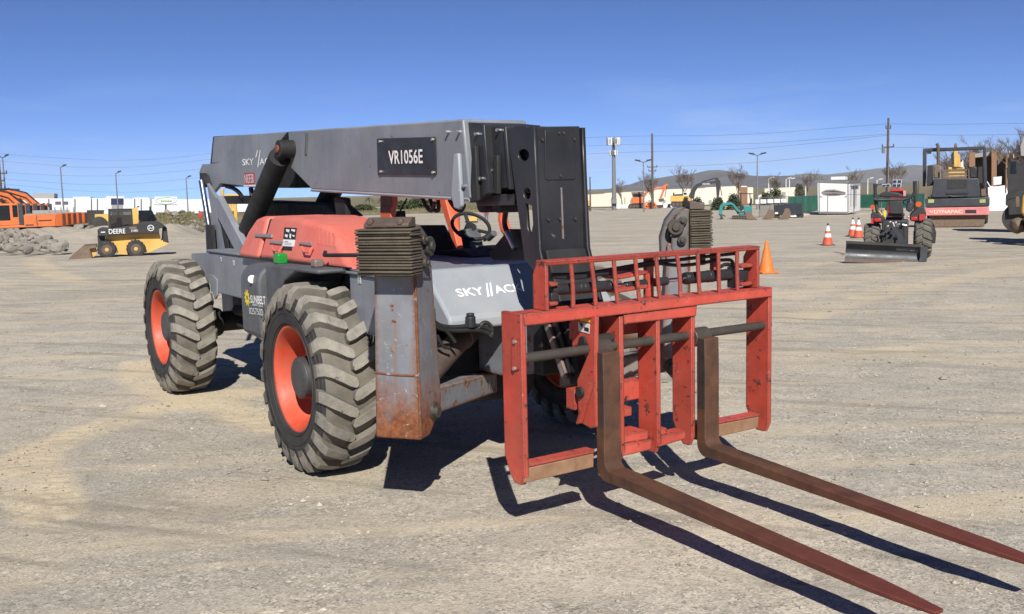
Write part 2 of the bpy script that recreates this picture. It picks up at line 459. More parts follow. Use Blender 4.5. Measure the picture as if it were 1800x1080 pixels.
# --- tank and covers on the near side ---------------------------------
def rounded_side(x0,x1,z0,z1,y0,y1,r=.1,slant=.05):
    pts = [Vector((0,y1,z0)), Vector((0,y0+slant,z0)), Vector((0,y0,z0+.06))]
    for i in range(6):
        t = PI-PI/2*i/5; pts.append(Vector((0,y0+r+r*math.cos(t), z1-r+r*math.sin(t))))
    pts.append(Vector((0,y1,z1)))
    mb = MB(); mb.hexa([p+Vector((x0,0,0)) for p in pts],[p+Vector((x1,0,0)) for p in pts]); return mb
TK = rounded_side(-1.13,-.72,.80,1.375,-1.25,-.62,.13,.1).build('fuel_tank', DARKGR, TH, .02)
m = MB(); pts = [(-.695,.84),(-.695,1.385),(.3,1.40),(.3,1.37),(-.1,1.365),(-.32,1.29),(-.5,1.12),(-.62,.86)]
m.prism([(x,-1.2,z) for x,z in pts], (0,.45,0)); m.build('wheel_arch', DARKGR, TH, .035, seg=3)
m = MB(); m.bb(.3,.72,-.98,-.7,.98,1.36); m.bb(-.1,.72,-1.0,-.7,1.36,1.385); m.build('side_cover', GREY, TH, .01)
m = MB(); m.px([(640,497),(655,497),(658,543),(636,538)], .02, y=-.96); m.build('mud_flap', BLACKR, TH)
m = MB(); m.cyl(P(652,543,y=-.9),P(645,600,y=-.9),.016); m.cyl(P(660,543,y=-.85),P(655,600,y=-.85),.012); m.build('stabiliser_rod', CHROME, TH)
def sidetext(name, s, mat, par, x0, y0, x1, y1, hpx, yy, bold=0.0):
    a = P(x0,y0,y=yy); b = P(x1,y1,y=yy); c = P(x0,y0-hpx,y=yy)
    ud = (b-a).normalized(); return text(name, s, mat, par, a, ud, Vector((0,0,1)), (b-a).length, (c-a).z, .003, bold=bold)
sidetext('lettering','SUNBELT',WHITE,TK,441,533,467.5,536,14,-1.2525,.02)
sidetext('lettering','RENTALS',WHITE,TK,445,538,463,540,4,-1.2525)
sidetext('lettering','0257502',DARKGR if False else DECALW,TK,439,552,463,555,11,-1.2525)
m = MB(); c0 = P(434.5,524,y=-1.2525)
for i in range(10):
    t = 2*PI*i/10; u = Vector((math.cos(t),0,math.sin(t))); v = Vector((-math.sin(t),0,math.cos(t)))
    m.prism([c0+u*.03+v*.017, c0+u*.03-v*.017, c0+u*.068], (0,-.001,0))
    u2 = Vector((math.cos(t+2*PI/10),0,math.sin(t+2*PI/10)))
    m.prism([c0+u*.038, c0+u*.02, c0+u2*.02, c0+u2*.038], (0,-.0012,0))
m.build('sun_emblem', YELLOW, TK, smooth=0)
m = MB(); m.cyl(P(443,491,y=-1.2525),P(443,491,y=-1.2535),.03,n=24); m.build('round_sticker', DECALW, TK)
m = MB(); q = P(443,492,y=-1.2538); m.prism([q+Vector((-.008,0,-.012)), q+Vector((.006,0,-.012)), q+Vector((.001,0,.016))], (0,-.0005,0)); m.build('round_sticker', BLACKR, TK)
def warn(px, py, yy, par, s=1.0):
    m = MB(); q = P(px,py,y=yy); t = .022*s
    m.prism([q+Vector((-t,0,-t)), q+Vector((t,0,-t)), q+Vector((t,0,t*1.3)), q+Vector((-t,0,t*1.3))], (0,-.001,0)); a = m.build('warning_sticker', DECALW, par)
    m = MB(); m.prism([q+Vector((-t*.75,-.0012,-t*.2)), q+Vector((t*.75,-.0012,-t*.2)), q+Vector((0,-.0012,t*1.1))], (0,-.0008,0))
    m.bb(q.x-t*.7,q.x+t*.7,q.y-.002,q.y-.0012,q.z-t*.8,q.z-t*.45); m.build('warning_mark', GREY, par)
warn(632,492,-.985,TH,1.1); warn(411,463,-.925,TH,.9); warn(389,457,-.925,TH,.8)
m = MB(); m.px([(363,483),(374,484),(381,492),(381,520),(377,527),(372,510)], .02, y=-.93); m.build('rear_fender', GREY, TH, .006)

# --- engine hood ------------------------------------------------------
def hood(pts, name, y0, y1, inset):
    mb = MB()
    zc = 1.38
    a = [Vector((x, y0+(z-zc)*.32, z)) for x, z in pts]
    cx = sum(p[0] for p in pts)/len(pts)
    b = [Vector((x, y1, z)) for x, z in pts]
    mb.hexa(a, b); return mb.build(name, REDF, TH, inset, seg=4)
yh = -.99
hp = [(-1.44,1.385),(-1.40,1.72),(-.85,1.72),(-.2,1.655),(.02,1.56),(.33,1.385)]
H1 = hood(hp, 'engine_hood', yh, -.36, .04)
H2 = hood([(-1.98,1.385),(-1.86,1.60),(-1.74,1.70),(-1.62,1.72),(-1.475,1.72),(-1.475,1.385)], 'engine_hood', yh, -.36, .035)
hs_ = hood([(-1.5,1.385),(-1.5,1.70),(-1.42,1.70),(-1.42,1.385)], 'hood_seal', yh+.025, -.36, .01); hs_.data.materials[0] = BLACKR
def on_hood(px, py, k=0.0):
    n = Vector((0,-1,.32)).normalized(); o = Vector((0,yh,1.38))+n*k
    return PN(px, py, o, n)
hn = Vector((0,-1,.32)).normalized()
def hoodquad(px, k, th, name, mat):
    m = MB(); m.prism([on_hood(a,b,k) for a,b in px], hn*th); return m.build(name, mat, TH, .002)
for q in ([(450,411.5),(480,412.5),(480,418.5),(450,416.5)], [(476,424),(500,425),(497,430.5),(476,428)], [(528,427),(551,427.5),(549,433),(528,430)]):
    hoodquad(q, .0, .014, 'latch', plain('latch steel', (.35,.33,.3), .45, .5) if 'latch steel' not in bpy.data.materials else bpy.data.materials['latch steel'])
for a, b in (((478,432),(497,432)), ((531,434),(550,434))):
    m = MB(); m.tube([on_hood(a[0],a[1],.02), on_hood(a[0]+3,a[1]+9,.03), on_hood(b[0]-6,b[1]+10,.03), on_hood(b[0],b[1],.02)], .008, 6); m.build('hood_handle', REDF, TH)
m = MB()
for k in range(5): m.prism([on_hood(556+k*7,400+k*2.2,.001),on_hood(560+k*7,401.2+k*2.2,.001),on_hood(562+k*7,430+k*1.2,.001),on_hood(558+k*7,429+k*1.2,.001)], hn*.0015)
m.build('hood_vent', REDF, TH)
dc = hoodquad([(500,400),(522,401),(519,422),(498,421)], .001, .002, 'hazard_decal', BLACKR)
hoodquad([(498,421),(519,422),(517,434),(496,433)], .001, .002, 'hazard_decal', DECALW)
hoodquad([(496,433),(514,434),(513,441),(494,440)], .001, .002, 'hazard_decal', BLACKR)
m = MB()
for a, b, c, d in ((503,403,509,409),(512,403,519,408),(501,412,506,418),(509,411,512,420),(514,413,518,417)):
    m.prism([on_hood(a,b,.0035),on_hood(c,b+1,.0035),on_hood(c-1,d,.0035),on_hood(a,d-2,.0035)], hn*.0006)
m.build('hazard_mark', DECALW, dc, smooth=0)
m = MB()
for a, b, c, d in ((501,424,506,425.5),(500,427,512,428),(499,430,513,430.8)):
    m.prism([on_hood(a,b,.0035),on_hood(c,b+.4,.0035),on_hood(c,d+.4,.0035),on_hood(a,d,.0035)], hn*.0006)
m.build('hazard_mark', GREY, dc, smooth=0)
m = MB(); m.tube([P(572,443,y=-1.03),P(570,449,y=-1.05),P(578,449,y=-1.05),P(634,449,y=-1.05)], .013, 8); m.bb(-1.3,.3,-1.02,-.96,1.388,1.402); m.build('hood_rail', BLACKR, TH)
q = P(488,458,y=-1.08); m = MB(); m.bb(q.x-.045,q.x+.06,-1.1,-1.02,1.38,1.46); m.build('marker_lamp', GREENL, TH, .012)
q = P(554,464,y=-1.1); m = MB(); m.bb(q.x-.04,q.x+.04,-1.12,-1.05,1.395,1.45); m.build('marker_lamp', CLEARL, TH, .012)
m = MB(); m.px([(507,465.5),(535,468),(531,472),(503,470)], .002, z=1.385); m.build('decal', DECALW, TH)

# --- rear tower -------------------------------------------------------
m = MB(); yt = -.52
m.px([(363,322),(375,341),(384,352),(393,382),(397,452),(374,452),(372,380)], .04, y=yt)
m.bar(P(385,358,y=yt-.02), P(433,449,y=yt-.02), .07, .2, (1,0,.6))
m.bb(-4.35,-4.0,-.5,.34,1.0,1.55)
m.build('rear_tower', GREY, TH, .01)
m = MB(); m.px([(363,322),(375,341),(384,352),(393,382),(397,452),(374,452),(372,380)], .04, y=.32); m.build('rear_tower', GREY, TH, .01)
m = MB(); m.px([(361,396),(372,396),(379,492),(365,492)], .03, y=-.58); m.px([(388,345),(445,344),(445,359),(392,359)], .2, y=-.3); m.px([(384,375),(392,380),(404,452),(398,452)], .01, y=-.535); m.build('rear_guard', BLACKR, TH)
m = MB(); m.cyl(P(354,318,y=-.45),P(367,396,y=-.45),.03); m.build('compensation_rod', plain('blued rod', (.12,.14,.2), .3, .8), TH)
m = MB(); m.px([(350,304),(357,310),(362,325),(358,330),(351,318)], .5, y=-.42); m.build('pivot_guard', BLACKR, TH, .01)

# --- boom -------------------------------------------------------------
yb = -.35
m = MB(); m.px([(506,231.5),(540,229),(813,209.5),(826.5,349.5),(548,333.5),(511,296)], .5, y=yb)
BOOM = m.build('boom', GREY, TH, .012)
rp = [(423,237.5),(505,231.8),(479,264),(475,283),(452,331),(388,323),(373,341),(362,323),(349.5,304),(355,289),(387,287)]
m = MB(); m.px(rp, .04, y=yb); m.px(rp, .04, y=.11)
m.px([(376,241),(424,237.5),(388,288),(372,287)], .44, y=yb+.03)
m.build('boom_side_plate', GREY, BOOM, .008)
m = MB(); m.px([(374,240),(507,233),(520,300),(520,331),(452,330),(395,318),(369,290)], .2, y=-.2); m.build('boom_core', BLACKR, BOOM, .01)  # core blackened: the slot's shade is put into its colour
m = MB(); m.tube([P(548,334.5,y=yb+.01),P(826,350.5,y=yb+.01)], .013, 8); m.build('boom_flange', GREYL, BOOM)
m = MB(); m.px([(539,234),(541.5,234),(540,272),(537,270)], -.012, y=yb); m.build('boom_stop', DARKGR, BOOM, .003)
m = MB(); m.px([(664.5,246),(666,244),(765,241),(767,243),(768.5,306),(767,308),(668,307.5),(666,305)], -.012, y=yb); NPL = m.build('name_plate', BLACK, BOOM, .003)
m = MB()
for a, b in ((668.5,249),(761,245.5),(670,302),(762,303.5)):
    q = P(a,b,y=yb-.012); m.cyl(q,q+Vector((0,-.012,0)),.011,n=6)
for a, b in ((790,232),(809,232),(819,327)):
    q = P(a,b,y=yb); m.cyl(q,q+Vector((0,-.03,0)),.011,n=6)
m.build('bolt', ZINC, BOOM)
sidetext('lettering','VR1056E',WHITE,BOOM,684,289,744,287.5,24,yb-.0145,.015)
# logo on the rear plate
LG = yb-.002
sidetext('lettering','SKY',WHITE,BOOM,427,291.5,447,290,11.5,LG,.012)
sidetext('lettering','AC',WHITE,BOOM,457,290.5,474.5,289,11.5,LG,.012)
m = MB()
for a, b, c, d in ((449,277,451.5,264),(452.5,294,456,264)):
    m.prism([P(a,b,y=LG),P(a+1.6,b,y=LG),P(c+2,d,y=LG),P(c+1,d,y=LG)], (0,-.001,0))
m.build('lettering', WHITE, BOOM, smooth=0)
m = MB(); m.px([(429,304.5),(447.5,303.5),(448,324),(430,325)], -.002, y=yb); m.build('number_decal', DECALR, BOOM)
sidetext('lettering','NR3F38',WHITE,BOOM,431,323,446.5,322,16,yb-.004,.0)
m = MB(); m.px([(428,325.5),(449,325),(449,328),(429,328)], -.002, y=yb); m.build('number_decal', DECALW, BOOM)
# wear strip at the mouth
m = MB(); m.px([(803.5,271),(812,269.5),(817.5,362),(812,369),(804,366),(799,342)], -.03, y=yb); m.build('wear_strip', GREYL, BOOM, .01)
m = MB()
m.px([(814.5,214.5),(849,218.5),(859,338),(829,357)], .42, y=yb+.04)
m.px([(832,345),(905,340),(903,361),(838,363)], .3, y=yb+.1)
SEC = m.build('boom_section', BLACK, TH, .006)
m = MB(); m.px([(847,221),(886,224),(896,329),(857,336)], .34, y=yb+.08); m.px([(845,218.5),(850,218.5),(860,340),(855,341)], .44, y=yb+.025); m.build('boom_section', BLACK, TH, .006)
m = MB(); m.px([(884,224),(925,222),(935,340),(893,333)], .26, y=yb+.12); m.px([(884,222.5),(888,222.5),(897,333),(893,334)], .38, y=yb+.055); m.build('boom_section', BLACK, TH, .006)
m = MB()
m.px([(836,258),(842,257),(846,353),(832,357)], -.03, y=yb+.04); m.px([(873,274),(881,273),(882,342),(874,340)], -.03, y=yb+.08)
m.build('wear_strip', BLACKR, SEC, .008)
m = MB()
for a, b, k in ((841,236,.04),(849,314,.04),(858,229,.08),(879,229,.08),(870,300,.08)):
    q = P(a,b,y=yb+k); m.cyl(q,q+Vector((0,-.028,0)),.011,n=6)
m.build('bolt', ZINC, SEC)
for a in (872, 844):
    q = P(a,361,y=-.22); m = MB(); m.cyl(q,q+Vector((0,.2,0)),.05); m.build('roller', BLACKR, SEC, .01)
# goose neck
gy = -.27
outer = [P(a,b,y=gy) for a,b in ((893,232),(903,225.5),(941,223),(944,300),(951,440),(962,490),(1005,662),(994,668),(948,492),(938,472),(925,456),(903,292))]
holes = [ell(923,273,10.5,11,y=gy), ell(929,341,7,11,y=gy), [P(a,b,y=gy) for a,b in ((926,357),(938,362),(940,395),(937,410),(932,411),(929,400))]]
GN = plate('boom_head', outer, holes, P(920,300,y=gy), (1,0,0), (0,0,1), .025, BLACK, TH)
o2 = [p+Vector((0,.36,0)) for p in outer]; h2 = [[p+Vector((0,.36,0)) for p in hh] for hh in holes]
plate('boom_head', o2, h2, P(920,300,y=gy)+Vector((0,.36,0)), (1,0,0), (0,0,1), .025, BLACK, TH)
m = MB(); m.px([(940.5,223),(1019.5,222),(1029.5,438),(950,446)], -.05, x=1.46)
c = m.build('boom_head_cover', BLACK, TH, .008)
m = MB(); m.px([(957,229),(1008,228),(1011,313),(1008,316),(961,317),(958,314)], .006, x=1.46); m.build('access_plate', BLACK, c, .003)
m = MB(); m.px([(985,330),(987.5,330),(991,420),(988,420)], .004, x=1.46); m.build('weld_seam', GREYW, c)
m = MB()
for a, b in ((982,234),(990,234),(985,309),(953,246),(1009,245),(963,386),(984,385),(1011,385)):
    q = P(a,b,x=1.466); m.cyl(q,q+Vector((.008,0,0)),.009,n=6)
m.build('bolt', STEELD, c)
m = MB(); m.bb(1.36,1.46,-.25,.08,.75,1.52); m.bar((1.45,-.09,1.5),(1.78,-.09,.75),.3,.12,(1,0,0)); m.build('boom_head_core', BLACKR, TH, .01)
m = MB(); m.bar(P(958,560,y=-.3),P(995,668,y=-.3),.02,.05,(1,0,0)); m.build('tilt_rod', GREYW, TH, .004)

# --- lift cylinders ---------------------------------------------------
for y in (-.44, .24):
    a = P(498,262,y=-.44); b = P(427,428,y=-.44); a.y = b.y = y
    d = (a-b).normalized()
    m = MB(); m.cyl(b, a-d*.12, .098, n=28); m.cyl(a-d*.14, a, .055); m.cyl(b-d*.05,b+d*.02,.075)
    m.cyl(a+Vector((0,-.05,0)), a+Vector((0,.1,0)), .078, n=24); m.cyl(b+Vector((0,-.12,0)), b+Vector((0,.12,0)), .05)
    L = m.build('lift_cylinder', BLACKR, TH, .006)
    m = MB(); m.cyl(a+Vector((0,-.065,0)), a+Vector((0,-.05,0)), .035, n=12); m.build('pin', RUSTO, L, .003)
m = MB(); m.bb(-2.95,-2.6,-.5,.3,1.37,1.62); m.px([(452,353),(572,358),(598,382),(448,380)], .25, y=-.02); m.px([(585,346),(606,348),(608,383),(590,383)], .06, y=-.3); m.build('valve_block', BLACKR, TH, .02)
def hose(name, pts, r=.016, mat=None, par=None, **k):
    m = MB(); q = [P(a,b,**k) for a,b in pts]
    for _ in range(2):
        o = [q[0]]
        for a, b in zip(q, q[1:]): o += [a*.75+b*.25, a*.25+b*.75]
        q = o + [q[-1]]
    m.tube(q, r, 8); return m.build(name, mat or RUBBER, par or TH)
hose('hose', [(398,328),(410,331),(420,338),(428,350)], .022, y=-.3)
hose('hose', [(441,330),(443,345)], .025, y=-.3)
hose('hose', [(742,348),(750,366),(760,373),(764,356)], .015, y=-.2)
hose('hose', [(756,350),(762,370),(772,372),(770,352)], .015, y=-.15)
hose('hose', [(790,352),(800,368),(812,372),(816,360)], .015, y=-.1)

# --- cab --------------------------------------------------------------
CAB = MB(); yc = .86
CAB.px([(769,345),(781,345),(808,447),(803,452),(797,432)], .07, y=yc)
CAB.px([(668,345),(686,345),(686,420),(668,420)], .07, y=yc)
a = P(772,340,y=yc); b = P(678,340,y=yc)
CAB.bb(-2.9,-1.3,.5,1.1,2.28,2.33)
CAB.bb(-1.82,-1.75,.86,.93,1.75,2.3); CAB.bb(-2.78,-2.70,.86,.93,1.75,2.3)
cab = CAB.build('cab_frame', ORC, TH, .008)
m = MB(); m.px([(801,447),(880,448),(875,461),(809,459)], -.06, x=-1.45); m.build('cab_sill', ORC, cab, .008)
m = MB(); q = P(797,345,y=.95); q2 = P(799,424,y=.95); m.cyl(q2,q,.055,n=16); m.build('cab_post', ORC, cab); m = MB(); m.tube([P(893,352,y=1.0),P(886,366,y=1.0),P(884,385,y=1.0),P(888,402,y=1.0),P(897,415,y=1.0)],.045,10)
m.build('cab_post', ORC, cab)
m = MB(); m.px([(735,396),(776,396),(800,445),(745,442),(728,420)], .04, y=.42); m.build('cab_panel', BLACKR, TH, .01); m = MB(); m.px([(738,440),(812,440),(830,452),(745,454)], .5, y=.3); m.build('cab_floor', BLACKR, TH, .01); m = MB(); m.px([(858,445),(893,403),(925,403),(935,458),(866,458)], .03, y=.0)
m.build('cab_panel', BLACKR, TH, .01)
sw = P(828,398,y=.72); ax = Vector((-.55,0,.83))
m = MB(); m.torus(sw, Vector((.62,-.1,.72)), .165, .016, 32, 8)
for t in (.3, 2.4, 4.5):
    r = m.ring(sw, Vector((.62,-.1,.72)), .16, 40)[int(t/(2*PI)*40)]
    m.bar(sw-Vector((.62,-.1,.72))*.03, r, .03, .012, (.62,-.1,.72))
m.cyl(sw-Vector((.62,-.1,.72))*.08, sw+Vector((.62,-.1,.72))*.0, .055,.05)
m.build('steering_wheel', RUBBER, TH)
m = MB(); m.bar(sw-Vector((.62,-.1,.72))*.05, P(835,450,y=.72), .14, .12, (1,0,0)); m.px([(840,432),(868,436),(885,452),(825,450)], .3, y=.55); m.build('steering_column', DARKGR, TH, .015)
m = MB(); m.cyl(P(858,420,y=.8),P(869,410,y=.8),.028); m.cyl(P(850,424,y=.8),P(858,420,y=.8),.008); m.build('control_lever', DARKGR, TH, .008)
m = MB(); m.tube([P(715,350,y=.3),P(703,372,y=.3),P(690,390,y=.3)], .008, 6); m.px([(697,371),(703,371),(706,394),(692,394)], .05, y=.3); m.build('mirror_bracket', BLACKR, TH)
hose('hose', [(889,372),(886,392),(890,405),(897,420),(906,438)], .018, y=-.05)
m = MB(); m.cyl(P(891,408,y=-.06),P(905,436,y=-.06),.022); m.build('hose_fitting', ZINC, TH)
# ------------------------------------------------------------------ carriage
XF = 2.05
def cy(px, py, x=XF): return P(px, py, x=x).y
CG = MB()
def strut(y, th=.032, x0=1.86, x1=XF, zt=1.235, zb=.30):
    pts = [(x1,zt),(x0,zt),(x0,zb+.14),(x0+.045,zb+.05),(x0+.09,zb),(x1-.03,zb),(x1,zb+.06)]
    CG.prism([(x,y,z) for x,z in pts],(0,th,0))
yL = cy(921,700); yR = cy(1357,600)
strut(yL-.01,.034); strut(yR-.034,.034)
yA = cy(1160,640); yB = cy(1221,650); yC = cy(1095.5,650)
for y in (yA,yB,yC): strut(y-.016,.032,1.87,XF-.01,1.16,.315)
# main beam and the plate under it
za = P(1140,540,x=XF).z
CG.px([(921,552.5),(1358,505),(1357,522),(922,574)], -.15, x=XF+.004)
CG.px([(1097,554),(1226,536),(1224,556.5),(1103,570),(1098,572)], -.1, x=XF-.004)
# lower beams
CG.px([(921,817),(1046,790),(1046,797),(921,824)], -.08, x=XF-.006)
CG.px([(1228,748),(1336,727),(1336,732),(1228,753)], -.08, x=XF-.006)
CG.px([(1094,782),(1146,773),(1146,791),(1094,803)], -.1, x=XF-.012)
CG.px([(1157,769),(1206,757),(1206,772),(1157,787)], -.1, x=XF-.012)
CG.px([(1097,765),(1140,757),(1140,773),(1097,782)], -.16, x=XF-.03)
CG.px([(1158,754),(1173,752),(1172,768),(1158,770)], -.1, x=XF-.03)
# guard
zt = P(1140,447,x=XF).z
gl = cy(966,500); gr = cy(1334,470)
zb = P(966,546,x=XF).z-.01
for y, t in ((gl-.02,.024),(gr-.004,.024)):
    CG.prism([(XF-.01,y,zb),(XF-.13,y,zb),(XF-.13,y,zt-.07),(XF-.09,y,zt-.008),(XF-.01,y,zt-.008)],(0,t,0))
CG.prism([(XF+.002,gl-.018,zt),(XF-.1,gl-.018,zt+.003),(XF-.105,gl-.018,zt-.022),(XF-.01,gl-.018,zt-.026)],(0,gr-gl+.034,0))
CG.px([(1080,487),(1140,476),(1140,482),(1090,492)], -.14, x=XF-.04); CG.px([(1080,510),(1140,500),(1140,507),(1085,516)], -.14, x=XF-.04)
CG.px([(1136,454),(1150,452),(1150,525),(1136,527)], -.03, x=XF-.12); CG.px([(1232,446),(1241,445),(1241,466),(1232,467)], -.03, x=XF-.12); CG.px([(1253,446),(1260,445),(1260,480),(1253,481)], -.03, x=XF-.12)
for a, b in ((971,500),(971,534)): CG.px([(969,a if a>900 else b-2),(982,b-3),(982,b+4),(969,b+5)] if False else [(968,b-2),(982,b-4),(982,b+3),(968,b+5)], -.08, x=XF-.04)
for b in (466,498): CG.px([(1304,b),(1324,b-3),(1324,b+4),(1304,b+6)], -.08, x=XF-.04)
CAR = CG.build('carriage', RED, TH, .006)
m = MB()
m.px([(922,824.5),(1044,797),(1044,822),(921,850)], -.075, x=XF-.008)
m.build('lower_rail', RUSTB, CAR, .006); m = MB()
m.px([(1230,753),(1334,732.5),(1333,752.5),(1230,776)], -.075, x=XF-.008)
m.build('lower_rail', RUSTB, CAR, .006)
m = MB(); m.cyl(P(921,630,x=XF-.05),P(1352,570.5,x=XF-.05),.027,n=20); m.build('fork_shaft', STEELD, CAR, .003)
rnd = random.Random(5)
tx = [443,572,716,852,985,1115,1247,1377,1497]; bx = [458,602,742,880,1010,1137,1260,1383,1500]
bw = [-2.4,-1,1.2,.5,2,-2,1.0,.3,1.5]
for i in range(9):
    f = i/8
    t = (880+tx[i]*.2778, 400+(226-82*f)*.2778); b = (880+bx[i]*.2778, 400+(512-110*f)*.2778)
    pts = []
    for s in range(7):
        u = s/6; pts.append(P(t[0]*(1-u)+b[0]*u - bw[i]*math.sin(PI*u)*(1 if i%2 else .6), t[1]*(1-u)+b[1]*u, x=XF-.012))
    m = MB(); m.tube(pts, .0125, 10); m.build('guard_bar', RED, CAR)
# side-shift cylinders
def cylx(p0, p1, r0, r1, q0, q1, x=XF-.09):
    m = MB(); a = P(*p0,x=x); b = P(*p1,x=x); m.cyl(a,b,r0,n=24)
    d = (b-a)
    for k in (.03,.45,.52,.95): m.cyl(a+d*k,a+d*(k+.03),r0*1.06,n=24)
    c = m.build('side_shift_cylinder', BLACK, CAR, .003)
    m = MB(); m.cyl(P(*q0,x=x),P(*q1,x=x),r1,n=16); m.build('piston_rod', CHROME, c)
    return c
cylx((968,510),(1073,503),.031,.013,(1073,503),(1104,501))
cylx((1203,490),(1290,482),.036,.013,(1168,494),(1204,490))
m = MB(); m.px([(1296,477),(1316,475),(1316,493),(1298,495)], -.07, x=XF-.06); m.build('cylinder_end', BLACK, CAR, .005); m = MB(); m.px([(969,516),(982,514),(982,529),(969,531)], -.06, x=XF-.06); m.build('cylinder_end', BLACK, CAR, .005); m = MB(); m.px([(1288,470),(1294,469),(1294,506),(1288,507)], -.05, x=XF-.06)
m.build('cylinder_end', BLACK, CAR, .005); m = MB(); m.cyl(P(1098,503,x=XF-.09),P(1135,498,x=XF-.09),.024); m.cyl(P(1150,497,x=XF-.09),P(1172,494,x=XF-.09),.026); m.build('cylinder_end', BLACK, CAR, .005)
def zh(l): return [(880+a*.2778, 400+b*.2778) for a,b in l]
for l, r in (([(325,300),(480,298),(560,290),(720,262),(860,238),(960,218),(1110,208),(1250,190),(1490,165)],.011), ([(325,312),(480,322),(600,300),(720,272),(880,245),(1000,232)],.011), ([(330,306),(500,308),(720,290),(860,252)],.011),
             ([(990,225),(1090,240),(1190,240),(1340,213),(1440,203),(1468,212),(1476,262)],.011), ([(1390,250),(1420,232),(1470,238),(1490,260)],.012), ([(560,372),(600,350),(650,352),(690,345)],.012)):
    hose('hose', zh(l), r, x=XF-.1, par=CAR)
# left post patch plate
m = MB(); yy = yL-.011
q = [P(a,b,y=yy) for a,b in ((900.5,592.5),(913,596),(914,650),(900.5,653))]
m.prism(q,(0,-.008,0)); pp = m.build('patch_plate', RED, CAR, .002)
m = MB()
for a, b in ((906,601),(905,648)): q = P(a,b,y=yy-.008); m.cyl(q,q+Vector((0,-.012,0)),.011,n=6)
m.build('bolt', ZINC, pp)
# quick coupler between boom head and carriage
m = MB()
cp = [(1001,562),(1046,555),(1045,640),(1046,752),(1038,754),(1017,742),(1015,700),(1014,668),(1026,640),(1036,615),(1030,600),(1006,612)]
m.px(cp, .03, y=-.33); 
m.bb(1.80,1.88,-.33,.2,.62,.74); m.bb(1.80,1.88,-.3,.17,1.02,1.12)
m.px([(1096,718),(1111,715),(1111,731),(1096,734)], -.1, x=1.95)
m.bar(P(1040,672,y=-.37),P(1018,745,y=-.37),.01,.05,(0,1,0))
QC = m.build('quick_coupler', RED, TH, .006)
m = MB(); m.px([(1017,566),(1037,570),(1036,587),(1017,582)], -.002, y=-.332); m.build('warning_decal', DECALW, QC)
m = MB(); m.px([(1018,567),(1025,569),(1023,577)], -.001, y=-.335); m.px([(1027,575),(1035,577),(1035,584),(1027,581)], -.001, y=-.335); m.build('warning_decal', BLACKR, QC)
m = MB(); m.px([(1020,561),(1037,561),(1037,567),(1020,564)], -.002, y=-.332); m.build('warning_decal', YELLOW, QC)
m = MB()
m.bm.free()
for a, b in ((1026,601),(1021,690)): q = P(a,b,y=-.33); m = MB(); m.cyl(q+Vector((0,-.015,0)),q+Vector((0,.2,0)),.032,n=20); m.build('pin', BLACKR, QC, .004)

# dark lower machinery seen under the nose
m = MB(); m.bb(-.2,.55,-.6,.6,.62,.9); m.build('front_frame', BLACKR, TH, .02); m = MB(); m.cyl((.35,-.25,.55),(.35,.35,.52),.16); m.build('front_frame', BLACKR, TH, .02)
# ------------------------------------------------------------------ forks
def fork(y0, y1, zh_, zt_, length):
    "L-shaped tine: matched inner and outer outlines, so that both cheeks are clean quads"
    xs = XF+.006; t = .07; r = .05; Ro = .075; top = .985+.06; zt = zh_+t; x1 = xs+length
    inn = [(xs+t-.004, top-.065), (xs+t, .80), (xs+t, .55), (xs+t, zt+r+.06)]
    out = [(xs, top-.065), (xs, .80), (xs, .55), (xs, zh_+Ro+.08)]
    for i in range(7):
        g = PI + (PI/2)*i/6
        inn.append((xs+t+r+r*math.cos(g), zt+r+r*math.sin(g))); out.append((xs+Ro+Ro*math.cos(g), zh_+Ro+Ro*math.sin(g)))
    for k in (.06,.2,.4,.6,.75,.84,.9,.95,.98,1.0):
        x = xs+t+r+(length-t-r)*k
        inn.append((x, zt+(zt_+.017-zt)*k)); out.append((x-.002, zh_+(zt_-zh_)*k))
    def w(x):                                       # the blade narrows to a bevelled tip
        u = (x-(x1-.34))/.34
        return 0 if u < 0 else .55*u**1.4
    ym = (y0+y1)/2; hw = (y1-y0)/2; m = MB(); n = len(inn)
    V = [[m._v((x, ym+s*hw*(1-w(x)), z)) for x, z in pl] for pl in (inn, out) for s in (-1, 1)]   # inn-, inn+, out-, out+
    for i in range(n-1):
        m.mi = 0
        m._f([V[0][i],V[1][i],V[1][i+1],V[0][i+1]]); m._f([V[3][i],V[2][i],V[2][i+1],V[3][i+1]])
        m.mi = 1 if inn[i+1][1] > .5 else 0
        m._f([V[2][i],V[0][i],V[0][i+1],V[2][i+1]]); m._f([V[1][i],V[3][i],V[3][i+1],V[1][i+1]])
    m.mi = 0
    m._f([V[0][0],V[2][0],V[3][0],V[1][0]]); m._f([V[0][-1],V[1][-1],V[3][-1],V[2][-1]])
    return m.build('fork', [RUSTF, GREASE], TH, .005, smooth=20)
GREASE = rusty('greasy fork cheek', (.022,.02,.018), (.045,.04,.034), (.06,.045,.032), rough=.5)
f1 = fork(cy(1060,700,XF+.07), cy(1090,700,XF+.07), .255, .185, 2.075)
f2 = fork(cy(1238,680,XF+.07), cy(1263,680,XF+.07)+.0, .262, .19, 2.12)
# grease-polished hooks
for a in ((1060,1090),(1238,1263)):
    y0 = cy(a[0],700,XF+.07)-.004; y1 = cy(a[1],700,XF+.07)+.004
    m = MB(); m.cyl((XF-.042,y0,P(1060,612,x=XF-.05).z if a[0]<1200 else P(1240,590,x=XF-.05).z),(XF-.042,y1,P(1060,612,x=XF-.05).z if a[0]<1200 else P(1240,590,x=XF-.05).z),.058,n=24)
    m.build('fork_hook', STEELD, f1 if a[0]<1200 else f2, .006)

